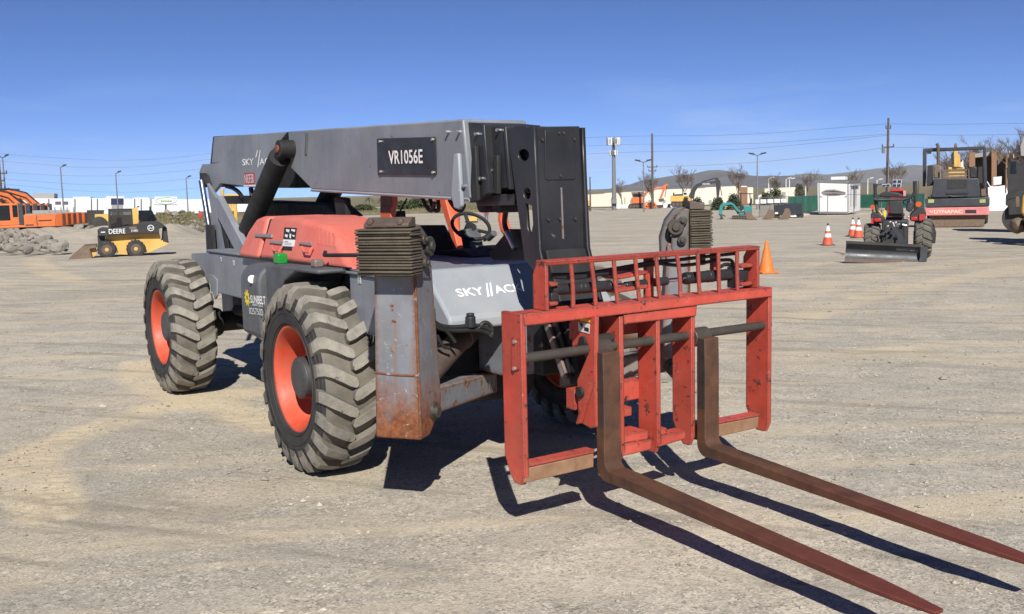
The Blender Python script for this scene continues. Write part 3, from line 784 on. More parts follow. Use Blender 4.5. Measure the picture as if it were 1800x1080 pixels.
CARR = paint('oily carrier grey', (.105,.11,.112), .5, var=.3, vscale=7, chip=.3, chipcol=(.1,.05,.025), chipscale=12, edge=.8, edgew=.02, dust=.5, dustcol=(.17,.15,.12), streak=.6, streakcol=(.12,.07,.035))
WELD = paint('rusting weld', (.15,.055,.022), .8, var=.4, vscale=18, chip=.4, chipcol=(.17,.17,.175), chipscale=24, bump=.5)
# ------------------------------------------------------------------ stabilisers
def stabiliser(mir, dx=0, dy=0, dz=0):
    B0 = Vector((1.25,-1.285,.49)); e1 = Vector((.79,.61,0)).normalized(); n1 = Vector((e1.y,-e1.x,0)); zz = Vector((0,0,1))
    kd = .62 if mir else 1.0
    def L(s, d, z):                                  # s along e1, d inward (away from the pad side), z up
        if d > 0: d = d*kd
        p = B0+e1*s-n1*d+zz*z
        if mir: p = Vector((p.x,-p.y,p.z))
        return p + Vector((dx,dy,dz))
    def pr(m, pts, s0, s1):                          # polygon in (d,z) swept along e1
        m.hexa([L(s0,d,z) for d,z in pts],[L(s1,d,z) for d,z in pts])
    # leg: tapered box with chamfered toe
    m = MB()
    lo = [(0,0),(.13,.0),(.27,.10),(.32,.15),(.24,.98),(0,.98)]
    m.hexa([L(.0+.03*(z/.98),d,z) for d,z in lo],[L(.285,d,z) for d,z in lo])
    leg = m.build('stabiliser_leg', LEGM, TH, .012)
    m = MB(); m.tube([L(.281,.004,.02),L(.282,.003,.3),L(.281,.004,.6),L(.282,.004,.95)], .009, 8); m.tube([L(.005,-.001,.38),L(.15,-.003,.372),L(.28,-.001,.37)], .006, 8); m.build('weld_seam', WELD, leg)
    m = MB(); m.cyl(L(.285,.17,.13),L(.33,.17,.13),.035,n=12); m.cyl(L(.28,.19,.13),L(.30,.19,.13),.055,n=14); m.build('pin', STEELD, leg, .004)
    # pad carrier plates
    m = MB()
    br = [(.0,.92),(.0,1.21),(.07,1.215),(.15,1.16),(.19,1.07),(.2,.95),(.17,.90)]
    pr(m, br, .03, .055); pr(m, br, .27, .295)
    pr(m, [(.0,.92),(.0,1.2),(.03,1.2),(.03,.92)], .055, .27)
    pr(m, [(.19,.85),(.30,.83),(.31,1.02),(.25,1.14),(.15,1.215),(.05,1.225),(.05,1.19),(.14,1.16),(.2,1.1)], .09, .24)
    B = m.build('pad_carrier', CARR, leg, .008)
    m = MB()
    for d, z, r in ((.15,1.09,.055),(.075,1.13,.03),(.085,1.0,.03)):
        m.cyl(L(.285,d,z),L(.325,d,z),r,n=20); m.cyl(L(.32,d,z),L(.34,d,z),r*.5,n=12)
    m.build('pin', STEELD, B, .005)
    m = MB(); rn = random.Random(3)
    nl = 16
    for i in range(nl):
        z0 = .945+(1.205-.945)*i/nl+rn.uniform(-.002,.002); z1 = z0+(1.205-.945)/nl*rn.uniform(.72,.98); tl_ = rn.uniform(-.004,.004)
        k = -.008 if i == 0 else 0; o = rn.uniform(-.008,.006)
        pr(m, [(-.005,z0),(-.15-k+o,z0+.002+tl_),(-.15-k+o*.3,z1+tl_),(-.005,z1)], .0+rn.uniform(-.005,.005), .335+rn.uniform(-.005,.005))
    pr(m, [(.0,.945),(-.135,.945),(-.135,1.2),(.0,1.2)], .01, .325)
    PD = m.build('rubber_pad', PADM, leg, .006)
    m = MB(); pr(m, [(.0,1.205),(-.1,1.205),(-.1,1.225),(-.04,1.26),(0,1.26)], .03, .30)
    for s in (.07,.25): m.cyl(L(s,-.06,1.235),L(s,-.105,1.235),.018,n=10)
    m.build('pad_bracket', RUSTC, leg, .005)
    # arm and cylinder
    m = MB(); m.hexa([L(.06,.25,.08),L(.23,.25,.08),L(.23,.25,.24),L(.06,.25,.24)],[L(.06,1.45,-.02),L(.23,1.45,-.02),L(.23,1.45,.13),L(.06,1.45,.13)]); m.build('stabiliser_arm', GREYW, TH, .012)
    m = MB(); m.cyl(L(.145,.28,.255),L(.145,1.15,.47),.075,n=28); m.cyl(L(.145,1.0,.433),L(.145,1.2,.482),.086,n=28); m.cyl(L(.145,.2,.235),L(.145,.3,.26),.03)
    C = m.build('stabiliser_cylinder', RUSTC, TH, .006)
    return L
L1 = stabiliser(False)
L2 = stabiliser(True, -.07, -.085, .03)
m = MB(); q = P(827,566,x=1.1); m.cyl(q-Vector((0,0,.035)),q+Vector((0,0,.035)),.033,n=16); m.cyl(q+Vector((0,0,.035)),q+Vector((0,0,.055)),.026,n=16); m.build('hose_plug', BLACK, TH, .006)
hose('hose', [(762,565),(775,574),(800,576),(830,572),(850,574),(866,584)], .014, x=1.1)
hose('hose', [(762,570),(775,580),(805,582),(835,579),(855,584),(866,592)], .014, x=1.1)
hose('hose', [(780,578),(792,590),(800,602)], .012, x=1.1)
hose('hose', [(840,578),(850,566),(862,570),(866,585),(860,592)], .014, x=1.1)
hose('hose', [(768,590),(778,610),(790,612)], .012, x=1.1)
m = MB(); m.cyl(P(1170,428,y=1.0),P(1166,424,y=1.0)+Vector((.06,0,0)),.035,n=16); m.build('work_lamp', BLACK, TH, .005)
# ------------------------------------------------------------------ ground
def uv_of(p):
    d = Vector((p[0]-CC.x, p[1]-CC.y, 0)); return d.dot(RH), d.dot(FH)
def sst(a, b, x):
    t = np.clip((x-a)/(b-a), 0, 1); return t*t*(3-2*t)
_rs = np.random.RandomState(7)
_perm = _rs.rand(256,256)
def vnoise(x, y):
    xi = np.floor(x).astype(int); yi = np.floor(y).astype(int); fx = x-xi; fy = y-yi
    fx = fx*fx*(3-2*fx); fy = fy*fy*(3-2*fy)
    g = lambda a, b: _perm[a % 256, b % 256]
    return (g(xi,yi)*(1-fx)+g(xi+1,yi)*fx)*(1-fy)+(g(xi,yi+1)*(1-fx)+g(xi+1,yi+1)*fx)*fy - .5
def fbm(x, y, o=4):
    s = 0; a = 1.0
    for i in range(o): s = s+a*vnoise(x*2**i+17*i, y*2**i+31*i); a *= .5
    return s
# old wheel tracks: pixel polylines laid on the ground once, then part of the terrain
def gline(l): return np.array([[*P(a,b,z=0).xy] for a,b in l])
TRK = [(gline([(95,905),(60,870),(45,830),(70,795),(130,765),(220,735),(330,705),(430,690)]),.30,1.0,1),
       (gline([(246,640),(255,668),(300,692),(370,712),(440,730),(500,748)]),.32,1.0,1),
       (gline([(60,450),(62,462),(85,480),(120,492)]),.5,.9,0),
       (gline([(0,500),(120,496),(260,500)]),.45,.5,0),
       (gline([(0,990),(140,930),(330,880),(560,850)]),.6,.35,0),
       (gline([(1400,560),(1530,520),(1650,495),(1800,470)]),.5,.7,0),
       (gline([(1380,520),(1560,480),(1760,455)]),.4,.5,0),
       (gline([(1385,640),(1560,620),(1800,640)]),.5,.4,0),
       (gline([(1390,470),(1440,463),(1500,458),(1560,470)]),.35,.5,0)]
def track_field(x, y):
    dust = np.zeros_like(x); along = np.zeros_like(x); rid = np.zeros_like(x)
    for pl, w, k, lug in TRK:
        best = np.full(x.shape, 1e9); al = np.zeros_like(x); sd_ = np.zeros_like(x); acc = 0.0
        for a, b in zip(pl, pl[1:]):
            d = b-a; L = np.hypot(*d); t = np.clip(((x-a[0])*d[0]+(y-a[1])*d[1])/(L*L), 0, 1)
            ex = x-a[0]-t*d[0]; ey = y-a[1]-t*d[1]; q = np.hypot(ex, ey)
            mk = q < best; best = np.where(mk, q, best); al = np.where(mk, acc+t*L, al)
            sd_ = np.where(mk, (d[0]*ey-d[1]*ex)/L, sd_); acc += L
        ww = w*(1+.5*fbm(x*1.3,y*1.3,3))
        f = (1-sst(ww*.45, ww, best))*k*(.75+.6*fbm(x*2.1+9,y*2.1,3))
        dust = np.maximum(dust, f)
        if lug:
            rid = np.maximum(rid, f*np.clip(np.sin((al+np.abs(sd_)*.5)*2*PI/.14)*1.6,0,1)*(np.abs(sd_) > .03))
    return dust, rid
def ground_z(u, v):
    r = np.hypot(u, v)
    z = np.interp(r, [0,34,60,92,190,260,340,20000], [0,0,-.5,-1.25,-1.95,-2.6,-7.5,-7.5])
    q = u/np.maximum(v,1.0)
    z = z + np.where(v > 0, .85*sst(-.27,-.33,-(-q))*0 + .85*(1-sst(-.345,-.29,q))*sst(55,67,r)*(1-sst(70,77,r)), 0)*(1+.25*np.sin(u*1.7))
    bank = np.where(v > 0, sst(-.10,-.14,q)*0, 0)
    amp = np.where((q < -.02)&(v > 0), np.where(q < -.25, 1.7, 1.0), 0)
    far = (q >= -.25)
    return z + amp*np.where(far, sst(184,200,r)*(1-sst(206,230,r)), sst(106,122,r)*(1-sst(128,142,r)))
def make_ground():
    th = np.concatenate([np.linspace(-PI, -.56, 40)[:-1], np.linspace(-.56, .56, 300), np.linspace(.56, PI, 40)[1:-1]])
    rr = [.0+1.2]
    while rr[-1] < 16000: 
        k = .0052 if rr[-1] < 14 else .012 if rr[-1] < 60 else .03 if rr[-1] < 300 else .12
        rr.append(rr[-1]*(1+k))
    rr = np.array(rr)
    T, Rr = np.meshgrid(th, rr)
    U = np.sin(T)*Rr; V = np.cos(T)*Rr
    X = CC.x+U*RH.x+V*FH.x; Y = CC.y+U*RH.y+V*FH.y
    Z = ground_z(U, V)
    near = 1-sst(30, 70, Rr)
    dust, rid = track_field(X, Y)
    dust = dust*near
    dust = np.minimum(1.0, dust*1.25)
    fine = fbm(X*3.2, Y*3.2, 5)*.012+fbm(X*.45, Y*.45, 3)*.035
    gr = fbm(X*14, Y*14, 3)
    fine = fine+np.clip(gr-.15,0,1)*.012*(1-dust)
    fine = fine + rid*.008 - dust*.005
    flat = np.minimum(1, np.minimum(np.hypot(X,Y+1.1), np.hypot(X+3.48,Y+1.1))/.9)
    Z = Z + fine*near*flat + fbm(X*.02, Y*.02, 3)*.5*sst(120,400,Rr)
    ny, nx = X.shape
    co = np.stack([X,Y,Z],-1).reshape(-1,3)
    i = np.arange(ny-1)[:,None]*nx; j = np.arange(nx)[None,:]; j2 = (j+1) % nx
    q = np.stack([i+j, i+j2, i+nx+j2, i+nx+j], -1).reshape(-1,4)
    q = q[:, ::-1]
    me = bpy.data.meshes.new('ground')
    c = np.concatenate([co, [[CC.x,CC.y,0]]]); ci = len(co)
    tri = np.stack([np.full(nx,ci), (np.arange(nx)+1) % nx, np.arange(nx)], -1)[:, ::-1]
    me.vertices.add(len(c)); me.vertices.foreach_set('co', c.ravel())
    nl = q.size+tri.size; me.loops.add(nl); me.loops.foreach_set('vertex_index', np.concatenate([q.ravel(), tri.ravel()]))
    npoly = len(q)+len(tri); me.polygons.add(npoly)
    ls = np.concatenate([np.arange(len(q))*4, q.size+np.arange(len(tri))*3]); me.polygons.foreach_set('loop_start', ls)
    me.polygons.foreach_set('use_smooth', np.ones(npoly, bool))
    me.update(calc_edges=True)
    at = me.attributes.new('dust', 'FLOAT', 'POINT'); at.data.foreach_set('value', np.concatenate([dust.ravel(), [0]]).astype(np.float32))
    Q = U/np.maximum(V,1); bk = np.where((Q < -.02)&(V > 0), np.where(Q < -.25, sst(104,112,Rr), sst(181,189,Rr)), sst(200,225,Rr))
    at = me.attributes.new('rough', 'FLOAT', 'POINT'); at.data.foreach_set('value', np.concatenate([bk.ravel(), [0]]).astype(np.float32))
    bm = bmesh.new(); bm.from_mesh(me)
    f = bm.faces[:]
    bm.normal_update()
    if sum(1 for x in f[:200] if x.normal.z < 0) > 100: bmesh.ops.reverse_faces(bm, faces=f)
    bm.to_mesh(me); bm.free()
    o = bpy.data.objects.new('ground', me); COL.objects.link(o)
    # material
    m, nt, b = _nt('gravel yard')
    tc = nt.nodes.new('ShaderNodeTexCoord').outputs['Object']
    at = nt.nodes.new('ShaderNodeAttribute'); at.attribute_name = 'dust'
    n1 = noise(nt, tc, .55, 6, .62); n2 = noise(nt, tc, 2.6, 6, .7); n3 = noise(nt, tc, 26., 4, .7); n4 = noise(nt, tc, 95., 3, .7)
    n5 = noise(nt, tc, .16, 4, .6)
    c = mixc(nt, ramp(nt, n1, .36, .66), (.37,.342,.292), (.52,.462,.365))
    c = mixc(nt, math_(nt,'MULTIPLY',ramp(nt, n2, .5, .72),.75), c, (.25,.226,.185))
    c = mixc(nt, math_(nt,'MULTIPLY',ramp(nt, n5, .48, .64),.6), c, (.3,.275,.225))
    c = mixc(nt, math_(nt,'MULTIPLY',at.outputs['Fac'],.85), c, (.585,.485,.325))
    # loose stones: dark and pale specks
    vo = N(nt, 'ShaderNodeTexVoronoi', Scale=42.0); nt.links.new(tc, vo.inputs['Vector'])
    sp = ramp(nt, vo.outputs['Distance'], .30, .18)
    pk = ramp(nt, noise(nt, tc, 5.0, 4, .7), .46, .62)
    c = mixc(nt, math_(nt,'MULTIPLY',math_(nt,'MULTIPLY',sp,pk),.55), c, vo.outputs['Color'] if False else (.47,.445,.4))
    c = mixc(nt, math_(nt,'MULTIPLY',ramp(nt, n3, .54, .70),.6), c, (.14,.125,.1))
    c = mixc(nt, math_(nt,'MULTIPLY',ramp(nt, n4, .55, .74),.75), c, (.68,.6,.48))
    # every grain its own tone: coarse chippings in patches, fine grit everywhere
    for sc, amt, lo, hi in ((34.0, .48, .48, .64), (75.0, .5, .3, .58)):
        v2 = N(nt, 'ShaderNodeTexVoronoi', Scale=sc); nt.links.new(tc, v2.inputs['Vector'])
        sp2 = nt.nodes.new('ShaderNodeSeparateColor'); nt.links.new(v2.outputs['Color'], sp2.inputs[0])
        pm = math_(nt,'MULTIPLY',ramp(nt, noise(nt, tc, 1.7 if sc < 50 else 3.1, 5, .7), lo, hi), amt); pm = math_(nt,'MULTIPLY',pm,math_(nt,'SUBTRACT',1.0,math_(nt,'MULTIPLY',at.outputs['Fac'],.75)))
        c = mixc(nt, math_(nt,'MULTIPLY',ramp(nt, sp2.outputs[0], .62, .95),pm), c, (.13,.115,.092))
        c = mixc(nt, math_(nt,'MULTIPLY',ramp(nt, sp2.outputs[1], .66, .97),pm), c, (.74,.665,.54))
    # streaks dragged by tyres
    mp = nt.nodes.new('ShaderNodeMapping'); mp.vector_type = 'TEXTURE'; mp.inputs['Rotation'].default_value = (0,0,RZ+.12); mp.inputs['Scale'].default_value = (7,.55,1); nt.links.new(tc, mp.inputs[0])
    st = noise(nt, mp.outputs[0], 1.0, 5, .6); c = mixc(nt, math_(nt,'MULTIPLY',ramp(nt, st, .50, .63),.55), c, (.58,.485,.335))
    mp = nt.nodes.new('ShaderNodeMapping'); mp.vector_type = 'TEXTURE'; mp.inputs['Rotation'].default_value = (0,0,RZ-.35); mp.inputs['Scale'].default_value = (4,.35,1); nt.links.new(tc, mp.inputs[0])
    st = noise(nt, mp.outputs[0], 1.0, 5, .65); c = mixc(nt, math_(nt,'MULTIPLY',ramp(nt, st, .53, .66),.55), c, (.2,.18,.148))
    # grass and rough land well beyond the yard
    ar = nt.nodes.new('ShaderNodeAttribute'); ar.attribute_name = 'rough'
    far = ramp(nt, math_(nt,'ADD',ar.outputs['Fac'],math_(nt,'MULTIPLY',math_(nt,'SUBTRACT',noise(nt,tc,.15,4),.5),.7)), .45, .6)
    c = mixc(nt, far, c, mixc(nt, ramp(nt, noise(nt,tc,.3,5,.7), .4,.6), (.13,.125,.06), (.25,.2,.13)))
    nt.links.new(c, b.inputs['Base Color']); b.inputs['Roughness'].default_value = .95; b.inputs['Specular IOR Level'].default_value = .15
    bp = N(nt, 'ShaderNodeBump', Strength=.6, Distance=.012)
    hs = math_(nt,'ADD', math_(nt,'MULTIPLY',n3,1.0), math_(nt,'MULTIPLY',sp,.35)); hs = math_(nt,'ADD',hs,math_(nt,'MULTIPLY',n4,.5)); nt.links.new(hs, bp.inputs['Height'])
    nt.links.new(bp.outputs[0], b.inputs['Normal'])
    me.materials.append(m); o['kind'] = 'structure'
    return o
make_ground()

# loose gravel lying on the yard
STONE = paint('gravel stone', (.34,.305,.25), .9, var=.5, vscale=1.7)
def gravel():
    rs = np.random.RandomState(11)
    n = 9000
    r = 2.6*np.exp(rs.rand(n*2)*math.log(26/2.6)); t = (rs.rand(n*2)-.5)*1.12
    u = np.sin(t)*r; v = np.cos(t)*r
    x = CC.x+u*RH.x+v*FH.x; y = CC.y+u*RH.y+v*FH.y
    keep = (fbm(x*.8,y*.8,4)+.6*rs.rand(n*2) > .12)
    x, y, r = x[keep][:n], y[keep][:n], r[keep][:n]
    dust, rid = track_field(x, y)
    base = np.array([[1,0,0],[0,1,0],[-1,0,0],[0,-1,0],[0,0,1],[0,0,-1]], float)
    fc = np.array([[0,1,4],[1,2,4],[2,3,4],[3,0,4],[1,0,5],[2,1,5],[3,2,5],[0,3,5]])
    m = len(x); s = (.004+.011*rs.rand(m)**3)*(1+.03*r)*np.where(rs.rand(m) < .02, 1.9, 1)
    vv = base[None]*(1+.35*(rs.rand(m,6,1)-.5)*2)*s[:,None,None]*np.array([1.2,1.0,.62])
    a = rs.rand(m)*6.28; ca, sa = np.cos(a), np.sin(a)
    X = vv[:,:,0]*ca[:,None]-vv[:,:,1]*sa[:,None]; Y = vv[:,:,0]*sa[:,None]+vv[:,:,1]*ca[:,None]
    z0 = fbm(x*3.2,y*3.2,5)*.012+fbm(x*.45,y*.45,3)*.035
    co = np.stack([X+x[:,None], Y+y[:,None], vv[:,:,2]+z0[:,None]+s[:,None]*.25], -1).reshape(-1,3)
    f = (fc[None]+np.arange(m)[:,None,None]*6).reshape(-1,3)
    me = bpy.data.meshes.new('gravel'); me.from_pydata(co.tolist(), [], f.tolist()); me.update()
    me.materials.append(STONE); o = bpy.data.objects.new('gravel', me); COL.objects.link(o)
    tag(o, 'loose gravel stones scattered over the dusty yard', 'gravel', kind='stuff')
gravel()

# ------------------------------------------------------------------ mountains
def mountain(name, ridge, dep, thick, mat, seed, rough):
    xs = np.array([a for a,b in ridge], float); ys = np.array([b for a,b in ridge], float)
    nu, nv = 420, 60
    px = np.linspace(xs[0], xs[-1], nu); py = np.interp(px, xs, ys)
    top = np.array([D(a,b,dep)[:] for a,b in zip(px,py)])
    hz = top[:,2]
    t = np.linspace(-1, .35, nv)
    co = []
    uu = (px-900)/CF*dep
    for k, s in enumerate(t):
        vd = dep+s*thick
        prof = 1-abs(s)**1.0 if s < 0 else 1-s*.8
        q = uu+0*s
        er = fbm(q*rough+seed, np.full_like(q, s*thick*rough*.6+seed), 6)
        rg = 1-np.abs(fbm(q*rough*1.7+seed*3, np.full_like(q, s*thick*rough*.35+3.3), 4))*2.2
        fall = min(1, abs(s)*3.0)
        z = -9+(hz+9)*np.clip(prof + fall*(er*.34 + (rg-.7)*.25), 0, 1.02)
        co.append(np.stack([CC.x+RH.x*q+FH.x*vd, CC.y+RH.y*q+FH.y*vd, z], -1))
    co = np.array(co).reshape(-1,3)
    i = np.arange(nv-1)[:,None]*nu; j = np.arange(nu-1)[None,:]
    f = np.stack([i+j, i+j+1, i+nu+j+1, i+nu+j], -1).reshape(-1,4)
    me = bpy.data.meshes.new(name); me.from_pydata(co.tolist(), [], f.tolist()); me.update()
    me.polygons.foreach_set('use_smooth', np.ones(len(me.polygons), bool))
    me.materials.append(mat); o = bpy.data.objects.new(name, me); COL.objects.link(o); o['kind'] = 'structure'
    return o
HILL = paint('haze-tinted dry hillside', (.098,.095,.115), .95, var=.35, vscale=.004, dust=.5, dustcol=(.14,.125,.13))  # blue of distance haze mixed into the hill's base colour
mountain('mountains', [(960,352),(1030,338),(1060,336),(1085,331),(1110,327),(1130,318),(1160,313),(1190,308),(1215,307),(1236,302),(1250,299),(1268,298.5),(1285,303),(1310,310),(1345,315),(1385,324),(1430,331),(1480,338),(1530,345)], 6500, 2500, HILL, 3, .0011)
mountain('hills', [(520,352),(600,346),(700,345),(900,338),(1200,328),(1330,320),(1370,311),(1420,305),(1455,307),(1500,302),(1544,296),(1575,297),(1602,290),(1630,292),(1667,283),(1700,285),(1760,276),(1850,270),(1960,262)], 11000, 3500, HILL, 9, .0007)
# ------------------------------------------------------------------ far things
class Bg:
    "a thing standing at a given distance: outlines are drawn square to the view, then given real depth"
    def __init__(s, name, label, cat, px, py=None, dep=None, z=None, group=None, zoom=None, yaw=0.0):
        s.dep = dep if dep is not None else gdepth(px, py)
        if z is None: z = zprof(s.dep*math.hypot(1.0, (px-900)/CF))
        s.z = z
        d = ray(px, 345); u = d.dot(RH)/d.dot(FH)*s.dep
        s.u = u; s.base = Vector((CC.x+RH.x*u+FH.x*s.dep, CC.y+RH.y*u+FH.y*s.dep, z))
        a = math.atan2(-u, s.dep) + R_(yaw)              # turned to face the viewer's spot, plus its own yaw
        s.X = RH*math.cos(a)+FH*math.sin(a); s.Y = FH*math.cos(a)-RH*math.sin(a)
        s.rz = RZ+a
        s.e = empty(name, s.base, s.rz, label, cat, group)
        s.zoom = zoom or (0,0,1)
        s.k = s.dep/CF
    def pt(s, a, b, y=0.0):
        a, b = s.zoom[0]+a*s.zoom[2], s.zoom[1]+b*s.zoom[2]
        d = ray(a, b); o = Vector((s.base.x,s.base.y,CC.z)); q = d*((o-CC).dot(s.Y)/d.dot(s.Y))
        return Vector(((q-(o-CC)).dot(s.X), y, CC.z+q.z-s.z))
    def wl(s, p):
        "world point to the thing's own axes"
        d = Vector(p)-s.base; return Vector((d.dot(s.X), d.dot(s.Y), d.z))
    def poly(s, m, pts, y0, y1):
        q = [s.pt(a,b,y0) for a,b in pts]
        m.prism(q, (0,y1-y0,0)); return m
    def part(s, name, mat, pts, y0, y1, par=None, bevel=.0):
        m = MB()
        for p in (pts if isinstance(pts[0][0], (tuple,list)) else [pts]): s.poly(m, p, y0, y1)
        return m.build(name, mat, par or s.e, bevel)
    def rect(s, name, mat, x0, y0_, x1, y1_, ya, yb, par=None, bevel=0.0):
        return s.part(name, mat, [(x0,y0_),(x1,y0_),(x1,y1_),(x0,y1_)], ya, yb, par, bevel)
    def rod(s, name, mat, pts, r, y=0.0, par=None, n=8):
        m = MB(); m.tube([s.pt(*p, y) if len(p) == 2 else Vector(p) for p in pts], r, n); return m.build(name, mat, par or s.e)
    def disc(s, name, mat, a, b, r, y0, y1, par=None, n=24):
        q = s.pt(a,b,y0); m = MB(); m.cyl(q, q+Vector((0,y1-y0,0)), r*s.zoom[2]*s.k, n=n); return m.build(name, mat, par or s.e)
    def text(s, name, t, mat, x0, y0, x1, y1, y, par=None, bold=0.0):
        a = s.pt(x0,y1,y); b = s.pt(x1,y1,y); c = s.pt(x0,y0,y)
        return text(name, t, mat, par or s.e, a, (1,0,0), (0,0,1), b.x-a.x, c.z-a.z, .01, bold=bold)

ORX   = paint('excavator orange', (.62,.135,.025), .5, var=.15, vscale=1.2, dust=.3, dustcol=(.4,.22,.12))
YEL   = paint('machine yellow', (.6,.37,.08), .5, var=.15, vscale=1.5, dust=.35, dustcol=(.38,.28,.16))
BLKM  = paint('machine black', (.02,.02,.022), .55, var=.3, vscale=2, dust=.3, dustcol=(.08,.075,.065))
GLASS = plain('cab glass', (.012,.014,.016), .08)
WHT   = paint('white painted metal', (.68,.68,.66), .5, var=.06, vscale=.6, dust=.15, dustcol=(.5,.47,.42))
CREAM = paint('cream wall', (.66,.61,.50), .85, var=.08, vscale=.08)
WALL  = paint('white wall', (.66,.67,.68), .85, var=.06, vscale=.08)
CONC  = paint('grey concrete wall', (.3,.29,.28), .9, var=.1, vscale=.1)
PILAS = plain('dark pilaster', (.1,.1,.12), .7)
NAVY  = plain('dark blue glazing', (.03,.038,.085), .2)
MUDB  = rusty('mud-brown steel', (.11,.075,.05), (.19,.135,.095), (.07,.045,.03))
WOOD  = paint('pole timber', (.1,.075,.055), .9, var=.3, vscale=3)
GALV  = paint('galvanised pole', (.16,.165,.17), .6, var=.15)
TEAL  = paint('teal machine paint', (.02,.22,.21), .5, var=.15)
REDM  = paint('tractor red', (.42,.03,.03), .45, var=.15)
PINK  = paint('sun-faded red paint', (.58,.19,.19), .55, var=.14, vscale=2.5, dust=.35, dustcol=(.55,.3,.27))
DKGR  = paint('dark grey bodywork', (.035,.04,.047), .45, var=.2, vscale=2, dust=.3, dustcol=(.09,.088,.085))
ROCKM = paint('rubble rock', (.22,.2,.175), .95, var=.35, vscale=1.3, dust=.5, dustcol=(.36,.31,.24), bump=.6, bscale=8)
BARK  = paint('bare bark', (.16,.13,.105), .95, var=.3, vscale=2)
LEAF  = paint('dark leaves', (.045,.06,.022), .8, var=.5, vscale=.8)
PALML = paint('palm leaves', (.06,.075,.03), .8, var=.4)


def screen(name, col, alpha):
    m, nt, b = _nt(name); tc = nt.nodes.new('ShaderNodeTexCoord').outputs['Object']
    nt.links.new(mixc(nt, ramp(nt, noise(nt, tc, .9, 4), .35, .65), tuple(c*.75 for c in col), tuple(c*1.2 for c in col)), b.inputs['Base Color'])
    b.inputs['Alpha'].default_value = alpha; b.inputs['Roughness'].default_value = .8; return m
GSCR  = screen('green wind screen', (.025,.15,.105), .88)
MESH  = screen('chain link', (.12,.125,.13), .18)
# --- skid steer loader ------------------------------------------------
b = Bg('skid_steer_loader', 'small black and yellow skid steer loader with bucket resting on the dirt', 'loader', 210, 452, zoom=(110,350,1/9))
Wd = 1.5
b.part('loader_arm', BLKM, [(550,490),(560,590),(680,590),(1200,548),(1520,545),(1530,470),(1640,440),(1560,380),(1480,350),(1250,360),(1150,412),(740,470),(620,460)], -.02, .22, bevel=.02)
b.part('loader_arm', BLKM, [(550,490),(560,590),(680,590),(1200,548),(1520,545),(1530,470),(1640,440),(1560,380),(1480,350),(1250,360),(1150,412),(740,470),(620,460)], Wd-.22, Wd+.02, bevel=.02)
bd = b.part('body', YEL, [(700,560),(660,680),(810,700),(880,880),(1030,890),(1300,855),(1400,850),(1690,705),(1650,640),(1560,665),(1530,520),(1200,520)], .24, Wd-.24, bevel=.01)
b.part('body_skirt', YEL, [(810,705),(1080,680),(1270,672),(1560,668),(1690,705),(1390,845),(1330,850),(1260,745),(1010,745),(1030,885),(880,880)], .12, .24, par=bd)
b.part('boot_panel', BLKM, [(548,590),(680,590),(660,680),(560,720)], .2, Wd-.2)
cb = b.part('cab_frame', BLKM, [[(720,170),(1100,162),(1100,200),(720,208)],[(720,208),(752,208),(748,465),(724,470)],[(1085,200),(1110,200),(1118,410),(1090,412)]], .25, .31)
b.part('cab_frame', BLKM, [[(720,170),(1100,162),(1100,200),(720,208)],[(720,208),(752,208),(748,465),(724,470)]], Wd-.31, Wd-.25)
b.part('cab_roof', BLKM, [(715,160),(1100,155),(1105,172),(715,178)], .25, Wd-.25, bevel=.01)
MSH = screen('cab mesh', (.015,.015,.016), .6)
b.part('side_screen', MSH, [(752,208),(1090,200),(1092,412),(748,462)], .27, .28)
b.part('seat', BLKM, [(760,470),(770,400),(850,380),(860,300),(930,300),(950,420),(1050,400),(1050,470)], .5, Wd-.5, bevel=.02)
b.part('rear_post', YEL, [(1100,158),(1190,130),(1205,388),(1120,405)], .24, Wd-.24)
b.part('rear_window', GLASS, [(1205,185),(1420,182),(1500,340),(1212,350)], .3, Wd-.3)
b.part('rear_door', BLKM, [(1600,440),(1652,450),(1682,700),(1590,722)], .15, Wd-.15, bevel=.02)
b.part('bucket', MUDB, [(90,955),(330,748),(540,732),(535,775),(430,785),(472,935)], -.08, Wd+.08, bevel=.01)
b.part('bucket_bracket', YEL, [(425,778),(525,775),(545,860),(492,920),(462,920)], .1, .3)
for wx, wy in ((700,802),(1160,788)):
    for y0, y1 in ((-.03,.25),(Wd-.25,Wd+.03)):
        q = b.pt(wx,wy,0); m = MB(); r = 137/9*b.k
        m.lathe([(y0,r*.55),(y0,r*.85),(y0+.03,r*.97),((y0+y1)/2,r),(y1-.03,r*.97),(y1,r*.85),(y1,r*.5)], c=(q.x,0,q.z), n=32)
        for i in range(16):
            t = 2*PI*i/16; mm = Matrix.Rotation(-t,3,'Y')
            m.box((q.x+r*.985*math.cos(t),(y0+y1)/2,q.z+r*.985*math.sin(t)),(.05,.26,.05),mm)
        wo = m.build('wheel', SIDEW, b.e, .008)
        m = MB(); yy = y0 if y0 < 0 else y1; s_ = 1 if y0 < 0 else -1
        m.lathe([(yy-.005*s_,r*.05),(yy-.005*s_,r*.52),(yy-.02*s_,r*.58)], c=(q.x,0,q.z), n=24); m.build('rim', RUSTC, wo)
        m = MB(); m.cyl((q.x,yy-.05*s_,q.z),(q.x,yy,q.z),r*.22,n=16); m.build('hub', YEL, wo)
b.text('lettering','DEERE',WHITE,735,478,995,552,-.025)
b.text('lettering','318D',WHITE,1085,485,1195,520,-.025); b.text('lettering','N2F27',plain('pale red lettering',(.6,.3,.28)),1065,445,1170,475,-.025)
